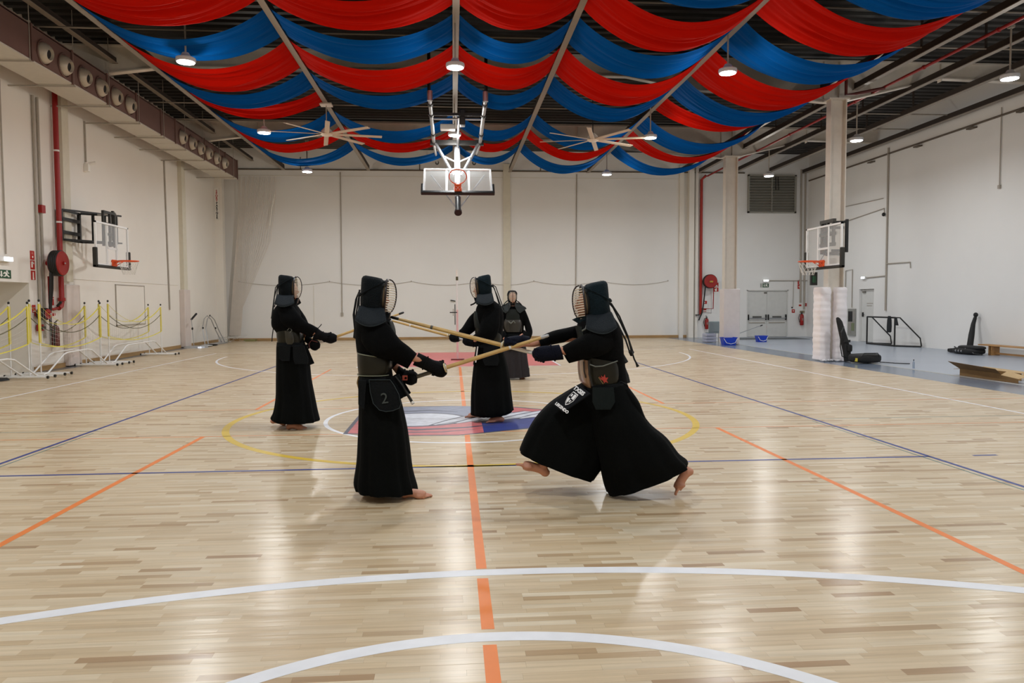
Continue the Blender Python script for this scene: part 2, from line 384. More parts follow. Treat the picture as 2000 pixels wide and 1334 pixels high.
while y < 21.9:
    xs = -9.4 if y > 3 else -9.7; x = -9.4-rng.uniform(0, .4)
    while x < GAPX:
        L = rng.choice((.24, .30, .36, .42, .5, .33))*rng.uniform(.85, 1.15)
        a, c = max(x, -9.4), min(x+L, GAPX)
        if c-a > .02: strips.append((a, c, y, rng.uniform(-1, 1), rng.uniform(-1, 1)))
        x += L
    y += SW
def vis(sx):
    a, c, yy, _, _ = sx; p = Vector(((a+c)/2, yy+SW/2, 0))-CAM; f = p.dot(_F)
    if f < .5: return None
    px, py = 1000+FPX*p.dot(_R)/f, 667-FPX*p.dot(_U)/f
    return f if -60 < px < 2060 and py < 1345 else None
cand = sorted([(vis(q), i) for i, q in enumerate(strips) if vis(q) is not None])[:298]
near = {i for _, i in cand}
unit = bpy.data.meshes.new('plank'); g = .0002
bb = B(); bb.box((0, g, -.012), (1, SW-g, 0))
unit.from_pydata(bb.v, [], bb.f); unit.materials.append(m_pl_o)
rest = B()
for i, (a, c, yy, r1, r2) in enumerate(strips):
    if i in near:
        o = bpy.data.objects.new('plank', unit); C.objects.link(o); o.parent = fl; o.location = (a+g, yy, r1*.0001); o.scale = (c-a-2*g, 1, 1)
        o.rotation_euler = (r2*.003, 0, 0)
    else:
        t1 = r2*.00012; z = r1*.0001
        far = yy > 0
        rest.add([(a+g, yy+g, z-t1), (c-g, yy+g, z-t1), (c-g, yy+SW-g, z+t1), (a+g, yy+SW-g, z+t1), (a+g, yy+g, -.011), (c-g, yy+g, -.011), (c-g, yy+SW-g, -.011), (a+g, yy+SW-g, -.011)],
                 [(0, 1, 2, 3), (4, 5, 1, 0), (7, 3, 2, 6), (4, 0, 3, 7), (5, 6, 2, 1)])
me = bpy.data.meshes.new('plank'); me.from_pydata(rest.v, [], rest.f); me.materials.append(m_pl_i)
o = bpy.data.objects.new('maple_strips', me); C.objects.link(o); o.parent = fl; o['kind'] = 'stuff'

# ---------------------------------------------------------------- court lines
def lm(name, rgb): return mat('line_'+name, rgb, .42, var=.22 if 'emblem' in name else .06, scale=9, spec=.4)
l_w, l_b, l_o, l_y, l_g = lm('white', (226, 226, 230)), lm('blue', (14, 46, 124)), lm('orange', (228, 122, 40)), lm('yellow', (206, 172, 50)), lm('green', (52, 110, 110))
l_red = lm('red', (206, 104, 100))
ZL = .0006
def line(pts, wd, m, label, z=ZL, closed=False):
    b = B(); pts = [Vector((p[0], p[1], 0)) for p in pts]; n = len(pts); L = []; R = []
    for i, p in enumerate(pts):
        a = pts[i-1] if (i or closed) else p; c = pts[(i+1) % n] if (i < n-1 or closed) else p
        d = (c-a).normalized(); q = Vector((-d.y, d.x, 0))*wd/2; L.append(p+q); R.append(p-q)
    vs = []
    for l, r in zip(L, R): vs += [(l.x, l.y, z), (r.x, r.y, z)]
    fs = [(2*i, 2*i+1, (2*i+3) % (2*n), (2*i+2) % (2*n)) for i in range(n if closed else n-1)]
    b.add(vs, fs); o = b.build('court_line', m, fl, label=label); return o
def arc(cx, cy, r, a0, a1, n=96): return [(cx+r*math.cos(math.radians(a0+(a1-a0)*i/n)), cy+r*math.sin(math.radians(a0+(a1-a0)*i/n))) for i in range(n+1)]
line([(-7.52, -11.5), (-7.52, 14.0)], .05, l_w, 'white left sideline')
line([(7.54, -11.5), (7.54, 14.0)], .05, l_w, 'white right sideline')
line(arc(0, 12.4, 6.72, 0, -180), .055, l_w, 'white three-point arc of the far half', ZL+.0001)
line(arc(.15, -12.98, 7.2, 30, 150), .095, l_w, 'long white arc crossing the foreground', ZL+.0001)
line(arc(.03, -8.4, 1.8, 2, 178), .09, l_w, 'white semicircle at the bottom edge of the picture', ZL+.0001)
line(arc(0, 0, 1.81, 0, 360, 120)[:-1], .055, l_w, 'white centre circle', ZL+.0001, closed=True)
line(arc(0, 0, 2.99, 0, 360, 140)[:-1], .085, l_y, 'yellow circle around the white one', ZL, closed=True)
for s, n_ in ((-1, 'left'), (1, 'right')):
    line([(s*4.5, -11), (s*4.5, 9)], .045, l_b, 'dark blue %s sideline' % n_)
    line([(s*4.42, -11), (s*4.42, -.75)], .016, l_g, 'thin green line beside the blue %s sideline' % n_)
    line([(s*3.03, -11), (s*3.03, -1.15)], .055, l_o, 'near %s orange sideline' % n_)
    line([(s*3.0, 1.05), (s*3.0, 7.7)], .05, l_o, 'far %s orange sideline' % n_)
    line([(s*4.42, -.6), (s*9.0, -.6)], .018, l_g, 'thin green cross line, %s part' % n_)
    for k in range(4): line([(s*(4.95+k*.55), -3), (s*(5.2+k*.55), -3)], .045, l_b, 'short blue dash right of the blue sideline' if s > 0 else 'short blue dash left of the blue sideline')
line([(-4.5, -3), (4.5, -3)], .045, l_b, 'dark blue cross line behind the front fighters')
line([(-9.2, -1.13), (9.0, -1.13)], .02, l_o, 'thin orange cross line, nearer')
line([(-9.2, 1.07), (9.0, 1.07)], .02, l_o, 'thin orange cross line, farther')
ys = [-11.5, -6.70]; line([(0, -11.5), (0, -6.68)], .062, l_o, 'orange centre line at the bottom edge')
line([(0, -6.52), (0, -5.87)], .062, l_o, 'orange centre line between the two white arcs')
line([(0, -5.72), (0, 8.0)], .06, l_o, 'long orange centre line')
B().box((-2.45, 8.15, 0), (2.45, 13.4, .0004)).build('painted_key', l_red, fl, label='faded red painted key below the hanging hoop')
line([(2.45, 8.1), (2.45, 13.5)], .05, l_w, 'white right edge of the red key', ZL+.0002); line([(-2.45, 8.1), (-2.45, 13.5)], .05, l_w, 'white left edge of the red key', ZL+.0002)
line([(-2.45, 8.1), (2.45, 8.1)], .04, l_w, 'white free-throw line', ZL+.0002)
line([(-7.5, 14.0), (7.5, 14.0)], .04, l_w, 'far white baseline')

# centre emblem: quartered shield lying across the court, white swooshes with dark outlines
def poly(pts, m, name, label, z, par=fl, t=.0003):
    b = B(); n = len(pts); b.add([(x, y, z) for x, y in pts], [tuple(range(n))]); return b.build(name, m, par, label=label)
e_red, e_blu, e_gry = lm('emblem_red', (196, 104, 106)), lm('emblem_blue', (48, 62, 130)), lm('emblem_grey', (128, 134, 154))
e_wht, e_drk = lm('emblem_white', (206, 208, 216)), lm('emblem_dark', (74, 76, 92))
ol = [(-1.42, -1.1), (-1.42, 1.12), (-.2, 1.14), (.7, .95), (1.15, .62), (1.5, .02), (1.2, -.55), (.78, -.93), (.2, -1.2), (-.1, -1.33), (-.7, -1.3)]
emb = poly([(x*1.02, y*1.02) for x, y in ol], e_drk, 'emblem_outline', 'dark outline of the centre emblem', ZL+.0003)
poly([(-1.40, .02), (-1.40, 1.1), (-.2, 1.12), (.15, 1.08), (.15, .02)], e_gry, 'emblem_field', 'grey blue field of the centre emblem', ZL+.0005)
poly([(-1.40, -1.08), (-1.40, .02), (.2, .02), (.2, -1.18), (-.1, -1.31), (-.7, -1.28)], e_red, 'emblem_field', 'faded red field of the centre emblem', ZL+.0005)
poly([(.15, .02), (.15, 1.08), (.68, .92), (1.12, .6), (1.45, .02)], e_red, 'emblem_field', 'small faded red field of the centre emblem', ZL+.0005)
poly([(.2, .02), (.2, -1.18), (.76, -.91), (1.17, -.53), (1.45, .02)], e_blu, 'emblem_field', 'dark blue field of the centre emblem', ZL+.0005)
def blob(cx, cy, rx, ry, a, n=32, e=1.0): 
    ca, sa = math.cos(a), math.sin(a)
    return [(cx+rx*math.cos(t)*ca-ry*math.sin(t)*sa, cy+rx*math.cos(t)*sa+ry*math.sin(t)*ca) for t in [2*PI*i/n for i in range(n)]]
def swoosh(pts, wd, m, z, label):
    n = len(pts); L = []; R = []
    for i in range(n):
        a = Vector((*pts[max(i-1, 0)], 0)); c = Vector((*pts[min(i+1, n-1)], 0)); d = (c-a).normalized(); p = Vector((*pts[i], 0)); q = Vector((-d.y, d.x, 0))*wd*math.sin(PI*(i+.3)/(n-.4))/2
        L.append(p+q); R.append(p-q)
    poly([(v.x, v.y) for v in L]+[(v.x, v.y) for v in reversed(R)], m, 'emblem_shape', label, z)
poly(blob(-.62, -.10, .66, .60, .15), e_drk, 'emblem_shape', 'dark rim of the pale oval', ZL+.0007)
poly(blob(-.62, -.10, .60, .53, .15), e_wht, 'emblem_shape', 'pale oval of the centre emblem', ZL+.0009)
for k in range(5):
    x0 = -.2+.28*k
    swoosh([(x0-.25, -.62+.1*k), (x0, -.30+.08*k), (x0+.28, .05+.06*k), (x0+.5, .25+.08*k), (x0+.75, .36)], .27, e_drk, ZL+.0011+.0002*k, 'dark curl of the centre emblem')
    swoosh([(x0-.2, -.56+.1*k), (x0+.03, -.27+.08*k), (x0+.3, .07+.06*k), (x0+.5, .25+.08*k), (x0+.7, .34)], .19, e_wht, ZL+.0012+.0002*k, 'pale curl of the centre emblem')
swoosh([(-1.3, .25), (-1.0, .62), (-.5, .72), (-.1, .55)], .10, e_drk, ZL+.0010, 'dark curl on the grey field')
swoosh([(-1.25, -.35), (-1.1, -.75), (-.6, -.92), (0, -.8), (.4, -.6)], .10, e_drk, ZL+.0010, 'dark curl on the red field')
swoosh([(-1.3, -.7), (-.9, -1.08), (-.3, -1.1), (.1, -.95)], .06, e_drk, ZL+.0010, 'thin dark curl on the red field')

# ================================================================ LEFT WALL
# air duct with nozzles
m_duct = mat('duct_side', (112, 84, 76), .5, metal=.25, var=.12, scale=1.5); m_ductb = mat('duct_bottom', (196, 190, 178), .55, var=.05)  # reflection of the red drapes is put into the brown side colour
t = thing('air_duct', 'long rectangular air duct with round nozzles high along the left wall', 'duct', (-8.7, 12, 6.3))
seg = [-9.0, -4.0, -.5, 2.5, 5.68, 7.25, 8.9, 10.55, 12.2, 13.3, 15.9, 18.2, 19.72]
for a, c in zip(seg, seg[1:]):
    B().box((-8.38, a+.01, 6.33), (-8.34, c-.01, 7.0)).build('side_panel', m_duct, t)
    B().box((-9.08, a+.01, 6.30), (-8.34, c-.01, 6.335)).build('bottom_panel', m_ductb, t)
    B().box((-8.37, c-.03, 6.30), (-8.315, c+.03, 7.03)).build('flange', m_duct, t)
B().box((-9.08, -9, 6.34), (-9.04, 19.7, 7.0)).build('side_panel', m_duct, t); B().box((-9.08, -9, 6.98), (-8.34, 19.7, 7.02)).build('top_panel', m_duct, t)
B().box((-9.08, 19.7, 6.30), (-8.34, 19.73, 7.02)).build('end_cap', m_ductb, t)
m_noz = mat('nozzle_skin', (186, 176, 160), .45, metal=.2); m_dark = mat('duct_dark', (14, 12, 12), .7)
for k, yy in enumerate((6.12, 6.92, 7.75, 8.55, 9.33, 10.12, 13.82, 14.66, 15.45, 16.25, 17.1, 18.0)):
    c = Vector((-8.34, yy, 6.60)); d = Vector((1.0, -.12, -.22)).normalized(); cb = c-Vector((.03, 0, 0))
    n_ = B(); u1 = d.orthogonal().normalized(); u2 = d.cross(u1); rings = []
    for q in (-.8, -.3, .1, .45, .72, .86): a_ = math.acos(q); rings.append([cb+d*.215*q+(u1*math.cos(2*PI*i/24)+u2*math.sin(2*PI*i/24))*.215*math.sin(a_) for i in range(24)])
    rings.append([cb+d*.10+(u1*math.cos(2*PI*i/24)+u2*math.sin(2*PI*i/24))*.085 for i in range(24)])
    nz = n_.rings(rings).build('nozzle', m_noz, t, smooth=True, angle=60)
    B().disc(cb+d*.125, d, .088, .01, 20).build('opening', m_dark, nz)
    B().tube([c+Vector((.012, .245*math.cos(a_), .245*math.sin(a_))) for a_ in [2*PI*i/24 for i in range(24)]], .014, 6, closed=True).build('collar', m_duct, nz)
for k, yy in enumerate((5.6, 7.3, 9.0, 10.7, 12.4, 14.1, 15.8, 17.5, 19.2)):
    b = B().tube([(-9.7, yy, 6.27), (-8.3, yy, 6.27)], .016, 6); b.tube([(-8.33, yy, 6.27), (-8.33, yy, 7.9)], .008, 5); b.build('hanger', m_pipe, t)

def pipe(label, pts, r, m=m_pipe, name='conduit', cat='pipe', clips=0):
    b = B().tube(pts, r, 10); 
    return b.build(name, m, smooth=True, label=label, cat=cat)
pipe('grey vertical conduit, left one of the pair beside the fire signs', [(-9.66, 8.17, 6.3), (-9.66, 8.17, 1.0)], .03)
pipe('grey vertical conduit, right one of the pair beside the fire signs', [(-9.66, 8.36, 6.3), (-9.66, 8.36, .75)], .03)
pipe('thin grey drop conduit above the left emergency light', [(-9.67, 6.94, 6.3), (-9.67, 6.94, 2.62)], .016)
pipe('thin conduit feeding the small wall camera', [(-9.67, 10.62, 6.3), (-9.67, 10.62, 5.25)], .02)
pipe('thin grey drop conduit ending low, left of the far pilaster', [(-9.67, 16.0, 6.3), (-9.67, 16.15, 1.35)], .022)
t = thing('fire_riser_pipe', 'thick red fire pipe running down the left wall behind the hose reel', 'pipe', (-9.6, 9.0, 1.35))
B().tube([(-9.6, 9.02, 7.0), (-9.6, 9.02, 1.6), (-9.6, 8.98, 1.5), (-9.6, 8.86, 1.45)], .06, 14).build('riser', m_red, t, smooth=True)
B().tube([(-9.6, 8.9, 1.46), (-9.6, 8.6, 1.42), (-9.6, 8.5, 1.46), (-9.6, 8.48, 1.6), (-9.6, 8.48, 2.2)], .032, 10).build('branch', m_red, t, smooth=True)
B().tube([(-9.6, 9.02, 1.62), (-9.6, 9.02, 1.70)], .085, 12).build('flange', m_red, t); B().tube([(-9.6, 9.02, 3.5), (-9.6, 9.02, 3.54)], .066, 12).build('collar', m_white, t)
B().tube([(-9.6, 9.02, 5.2), (-9.6, 9.02, 5.24)], .066, 12).build('collar', m_white, t)
B().tube([(-9.6, 8.8, 1.5), (-9.5, 8.8, 1.6)], .03, 8).build('valve', m_black, t)
B().box((-9.69, 8.28, 3.66), (-9.6, 8.44, 3.84)).build('alarm_bell', m_red, label='small dark red round alarm sounder on the pair of conduits', cat='alarm')

def reel(c, ax, r, label, black=True):
    ax = Vector(ax).normalized(); t = thing('hose_reel', label, 'hose reel', c); c = Vector(c)
    B().tube([c+ax*.0, c+ax*.012, c+ax*.03], [r, r*1.0, r*.93], 40).build('front_disc', m_red, t, smooth=True, angle=30)
    B().tube([c-ax*.20, c-ax*.19], [r, r], 36).build('rear_disc', m_red, t)
    h = B(); up = Vector((0, 0, 1)); sd = ax.cross(up)
    pts = []
    for k in range(5):
        for j in range(2):
            h.tube([c-ax*(.02+.038*k)+(up*math.cos(a)+sd*math.sin(a))*(r*(.99-.14*j)) for a in [2*PI*i/36 for i in range(36)]], .021, 8, closed=True)
    h.build('hose', mat('hose_black', (20, 20, 20), .5), t, smooth=True)
    B().tube([c+ax*.02, c+ax*.06], .045, 12).build('hub', m_red, t); B().ell(c+ax*.06, (.025, .025, .025), 10, 6).build('hub_cap', m_chrome, t, smooth=True)
    B().tube([c-ax*.19, c-ax*min(.36, abs(abs(c.x if abs(ax.x) > .5 else c.y)-(9.69 if abs(ax.x) > .5 else 21.98)))], .05, 10).build('bracket', m_red, t)
    return t
t = reel((-9.26, 8.42, 2.50), (1, 0, 0), .285, 'big red hose reel with black hose on the left wall')
B().tube([(-9.42, 8.2, 2.28), (-9.44, 8.2, 1.9), (-9.5, 8.26, 1.3), (-9.5, 8.3, .98)], .026, 8).build('loose_hose', MATS['hose_black'], t, smooth=True)
B().tube([(-9.40, 8.25, 2.26), (-9.46, 8.34, 1.9), (-9.52, 8.32, 1.3), (-9.5, 8.3, .98)], .026, 8).build('loose_hose', MATS['hose_black'], t, smooth=True)
B().tube([(-9.5, 8.3, 1.02), (-9.5, 8.3, .8)], [.03, .016], 8).build('nozzle', m_black, t, smooth=True)
t = reel((-9.42, 8.02, 1.32), (1, 0, 0), .12, 'small red hose wheel low on the left wall under the big reel')
t = thing('valve_box', 'small red valve fitting low on the left wall beside the hanging hose', 'valve', (-9.6, 8.1, .95))
B().box((-9.66, 7.98, .93), (-9.6, 8.2, 1.08)).build('body', m_red, t); B().tube([(-9.6, 8.08, 1.0), (-9.52, 8.08, 1.0)], .035, 10).build('spout', m_black, t)

def extinguisher(c, label, s=1.0, m=None):
    c = Vector(c); t = thing('fire_extinguisher', label, 'extinguisher', c)
    B().tube([c, c+Vector((0, 0, .03)), c+Vector((0, 0, .4*s)), c+Vector((0, 0, .45*s)), c+Vector((0, 0, .47*s))], [.06*s, .078*s, .078*s, .055*s, .025*s], 18).build('cylinder', m or m_red, t, smooth=True)
    B().tube([c+Vector((0, 0, .46*s)), c+Vector((0, 0, .53*s))], .025*s, 8).build('valve', m_black, t)
    B().bar(c+Vector((0, -.01, .53*s)), c+Vector((0, .12*s, .58*s)), .02).build('handle', m_black, t)
    B().tube([c+Vector((.03, 0, .5*s)), c+Vector((.05, -.10*s, .44*s)), c+Vector((.04, -.13*s, .25*s)), c+Vector((.03, -.11*s, .05*s))] if abs(c.x) > 9.3 and c.x < 0 else [c+Vector((0, -.02, .5*s)), c+Vector((-.12*s, -.03, .45*s)), c+Vector((-.15*s, -.02, .3*s)), c+Vector((-.10*s, -.02, .12*s))], .014*s, 8).build('hose', m_black, t, smooth=True)
    if c.x < 0: B().box((c.x+.062*s, c.y-.03, c.z+.2*s), (c.x+.079*s, c.y+.03, c.z+.3*s)).build('label', mat('ext_label', (150, 110, 104), .5), t)
    else: B().box((c.x-.03, c.y-.08*s, c.z+.2*s), (c.x+.03, c.y-.062*s, c.z+.3*s)).build('label', mat('ext_label', (150, 110, 104), .5), t)
extinguisher((-9.60, 8.68, .53), 'dark red fire extinguisher on the left wall behind the yellow net', 1.1, mat('old_red', (96, 20, 18), .4))

# signs. ax = 'x' on the left wall, 'y' on the far wall
m_sred = mat('sign_red', (178, 34, 26), .5); m_sgrn = mat('sign_green', (22, 74, 44), .5); m_swht = mat('sign_white', (236, 234, 226), .5); m_sgrey = mat('sign_grey', (150, 146, 140), .5)
def sign(name, label, o, ax, w_, h_, base, shapes, txt=None):
    """o = lower-left corner as seen; shapes are polygons in sign units"""
    o = Vector(o); X, N = {'x': (Vector((0, 1, 0)), Vector((1, 0, 0))), 'y': (Vector((1, 0, 0)), Vector((0, -1, 0))), 'r': (Vector((0, -1, 0)), Vector((-1, 0, 0)))}[ax]; Z = Vector((0, 0, 1))
    t = thing(name, label, 'sign', o+X*w_/2)
    B().obox(o+X*w_/2+Z*h_/2+N*.006, X*w_/2, Z*h_/2, N*.004).build('plate', base, t)
    for k, (m, pts) in enumerate(shapes):
        b = B(); q = [o+X*u*w_+Z*v*h_+N*(.012+.0006*k) for u, v in pts]; n = len(q); b.add(q+[p-N*.002 for p in q], [tuple(range(n)), tuple(range(2*n-1, n-1, -1))]+[(i, (i+1) % n, n+(i+1) % n, n+i) for i in range(n)]); b.build('pictogram', m, t)
    if txt: text(txt, m_swht, t, o+X*w_/2+Z*h_*.5+N*.013, X, Z, h_*.5)
    return t
def circ(cx, cy, r, n=12, k=1): return [(cx+r*math.cos(2*PI*i/n), cy+k*r*math.sin(2*PI*i/n)) for i in range(n)]
man = [(.62, .78), (.72, .7), (.84, .72), (.9, .6), (.84, .56), (.8, .64), (.76, .6), (.8, .42), (.92, .2), (.84, .14), (.74, .34), (.66, .2), (.56, .18), (.54, .26), (.62, .3), (.68, .5), (.62, .56), (.56, .5), (.52, .56)]
def exit_sign(label, o, ax, w_, h_):
    sign('exit_sign', label, o, ax, w_, h_, m_sgrn, [(m_swht, [(.02, .05), (.26, .05), (.26, .95), (.02, .95)]), (m_sgrey, [(.04, .1), (.16, .1), (.16, .9), (.04, .9)]), (m_swht, [(.40, .85), (.48, .85), (.48, .4), (.54, .4), (.44, .12), (.34, .4), (.40, .4)]), (m_swht, man), (m_swht, circ(.76, .84, .06, 10, 1.7))])
exit_sign('green running man exit sign above the recess at the left edge', (-9.7, 6.50, 2.10), 'x', .63, .18)
sign('fire_sign', 'red extinguisher sign, topmost of three on the left wall', (-9.7, 7.90, 2.56), 'x', .17, .2, m_sred, [(m_swht, circ(.55, .3, .14, 10, 1)), (mat('sign_pink', (196, 110, 98), .5), [(.25, .6), (.75, .6), (.6, .85), (.35, .85)])])
sign('fire_sign', 'red hose sign, middle of three on the left wall', (-9.7, 7.90, 2.34), 'x', .17, .2, m_sred, [(m_swht, [(.15, .2), (.5, .2), (.5, .75), (.8, .75), (.8, .6), (.62, .6), (.62, .88), (.15, .88)])])
sign('fire_sign', 'red call point sign, lowest of three on the left wall', (-9.7, 7.91, 2.10), 'x', .17, .21, m_sred, [(m_swht, [(.35, .1), (.62, .1), (.62, .85), (.35, .85)]), (m_swht, circ(.5, .15, .18, 10, .8))])
sign('fire_sign', 'small red notice left of the small hose wheel', (-9.7, 7.9, 1.36), 'x', .14, .17, m_sred, [(m_swht, [(.15, .1), (.9, .1), (.9, .2), (.15, .2)]), (m_sgrey, [(.2, .55), (.85, .55), (.85, .65), (.2, .65)])])
sign('fire_sign', 'small red notice between hose and riser pipe', (-9.7, 8.68, 1.52), 'x', .16, .2, m_sred, [(m_sgrey, [(.15, .2), (.5, .2), (.5, .6), (.15, .6)]), (m_swht, [(.15, .75), (.9, .75), (.9, .82), (.15, .82)])])
sign('fire_sign', 'small white and red notice under the red branch pipe', (-9.7, 8.72, 1.24), 'x', .22, .1, m_swht, [(m_sred, [(.1, .2), (.5, .2), (.5, .9), (.1, .9)]), (m_sred, [(.65, .3), (.78, .3), (.78, .9), (.65, .9)])])
t = thing('emergency_light', 'lit emergency light above the left exit sign', 'lamp', (-9.65, 6.95, 2.46))
B().box((-9.7, 6.55, 2.45), (-9.6, 7.05, 2.56)).build('housing', m_white, t, bevel=.015); B().box((-9.605, 6.75, 2.465), (-9.585, 7.04, 2.55)).build('lens', m_glow2, t)
t = thing('wall_camera', 'small white security camera below the air duct', 'camera', (-9.6, 10.6, 5.05))
B().box((-9.7, 10.54, 5.0), (-9.58, 10.66, 5.2)).build('housing', m_swht, t, bevel=.01); B().tube([(-9.6, 10.6, 5.2), (-9.45, 10.66, 5.24)], .04, 10).build('sensor', m_swht, t)
# outline of a painted-over hatch
t = thing('wall_hatch', 'square of thin grey edging on the left wall behind the right net', 'hatch', (-9.69, 13.15, .92))
ya, yb, za, zb = 12.14, 14.16, .92, 2.11
B().box((-9.7, ya+.03, za+.03), (-9.693, yb-.03, zb-.03)).build('panel', m_wall, t)
for a, c in (((-9.7, ya, za), (-9.675, ya+.035, zb)), ((-9.7, yb-.02, za), (-9.685, yb, zb)), ((-9.7, ya, za), (-9.675, yb, za+.035)), ((-9.7, ya, zb-.02), (-9.68, yb, zb))): B().box(a, c).build('edging', m_pipe, t)
# column pads on the left wall
m_pad = mat('pad_vinyl_pinkish', (216, 204, 197), .5, var=.06, scale=3); m_padw = mat('pad_vinyl_white', (243, 238, 240), .45, var=.04, scale=2, bump=.4, bscale=5)
B().box((-9.7, 9.24, .02), (-9.58, 9.9, 2.03)).build('wall_pad', m_pad, label='pale pinkish wall pad right of the extinguisher', cat='pad', bevel=.02)
B().box((-9.7, 17.15, .02), (-9.52, 17.72, 2.05)).build('wall_pad', m_pad, label='pinkish wall pad at the foot of the far left pilaster', cat='pad', bevel=.02)
# long thin shadow-lines (cable ducts) at door height
pipe('thin cable duct along the left wall above the hatch', [(-9.69, 9.7, 2.18), (-9.69, 17.0, 2.2)], .008, m_wall, 'cable_duct', 'cable')

# swing-out basketball unit on the left wall
def hoop_board(t, X, ya, yb, za, zb, s, tri=False):
    """board in plane X, facing s (+1 = +X)"""
    f = B()
    for a, c in (((ya, za), (yb, za+.05)), ((ya, zb-.04), (yb, zb)), ((ya, za), (ya+.045, zb)), ((yb-.045, za), (yb, zb))):
        f.box((X-.02, a[0], a[1]), (X+.02, c[0], c[1]))
    ym = (ya+yb)/2
    for y_ in (ym-.28, ym+.24): f.box((X-.025-.01*s, y_, za), (X+.0, y_+.05, zb))
    f.box((X-.02, ym-.26, za+.42), (X+.0, ym+.27, za+.47))
    f.build('board_frame', m_white, t)
    B().box((X+.004*s-.004, ya+.03, za+.03), (X+.004*s+.004, yb-.03, zb-.03)).build('glass_board', m_glass, t)
    p_ = B(); p_.box((X-.05, ya-.05, za-.05), (X+.05, yb+.05, za+.02)); p_.box((X-.05, ya-.05, za-.05), (X+.05, ya+.03, za+.42)); p_.box((X-.05, yb-.03, za-.05), (X+.05, yb+.05, za+.42)); p_.build('edge_pad', mat('edge_pad_dark', (44, 42, 36), .7), t, bevel=.02)
    zr = za+.14; rc = Vector((X+s*(.15+.228), ym, zr))
    r = B(); r.tube([rc+Vector((.225*math.cos(a), .225*math.sin(a), 0)) for a in [2*PI*i/30 for i in range(30)]], .014, 8, closed=True)
    r.box((min(X, X+s*.17), ym-.09, zr-.03), (max(X, X+s*.17), ym+.09, zr+.012)); r.box((min(X+s*.02, X+s*.06), ym-.1, zr-.13), (max(X+s*.02, X+s*.06), ym+.1, zr+.03))
    r.bar((X+s*.05, ym-.08, zr-.11), (X+s*.2, ym-.12, zr-.01), .02); r.bar((X+s*.05, ym+.08, zr-.11), (X+s*.2, ym+.12, zr-.01), .02)
    r.build('rim', m_orange, t)
    b = B(); L = 12
    for k in range(L):
        a = 2*PI*k/L
        for dr in (1, -1):
            q = [rc+Vector((math.cos(a+dr*u*.9)*(.22-.09*u), math.sin(a+dr*u*.9)*(.22-.09*u), -.03-.30*u)) for u in (0, .25, .5, .75, 1)]; b.tube(q, .0035, 4)
    b.build('net', m_net, t)
t = thing('basketball_hoop', 'wall-mounted basketball hoop on a folding black frame, left wall', 'hoop', (-8.6, 9.3, 2.4))
hoop_board(t, -8.5, 8.40, 10.18, 2.46, 3.50, 1)
wf = B()   # frame flat on wall
for y_ in (9.12, 10.0): wf.bar((-9.6, y_, 3.1), (-9.6, y_, 3.85), .07)
for z_ in (3.12, 3.3, 3.62, 3.83): wf.bar((-9.6, 9.12, z_), (-9.6, 10.0, z_), .08 if z_ in (3.3, 3.62) else .05)
wf.build('wall_frame', m_black, t)
af = B()
for z_ in (3.12, 3.84): af.bar((-9.55, 10.0, z_), (-8.95, 10.6, z_+.02), .06); af.bar((-9.58, 9.15, z_), (-8.95, 10.9, z_+.04), .04); af.bar((-8.95, 10.6, z_), (-8.6, 9.6, z_), .05)
for p_ in ((-9.35, 10.2), (-9.15, 10.4), (-8.95, 10.6), (-8.75, 10.05), (-8.6, 9.6)): af.bar((p_[0], p_[1], 3.12), (p_[0], p_[1], 3.86), .055)
af.build('folding_arm', m_black, t)
sf = B()
for y_ in (9.0, 9.35, 9.6): sf.bar((-8.57, y_, 2.95), (-8.57, y_, 3.8), .05)
for z_ in (3.0, 3.25, 3.5, 3.78): sf.bar((-8.57, 9.0, z_), (-8.57, 9.6, z_), .06)
sf.build('support_frame', m_black, t); B().tube([(-9.1, 9.9, 3.8), (-8.7, 10.0, 3.84)], .03, 8).build('gas_strut', m_chrome, t)

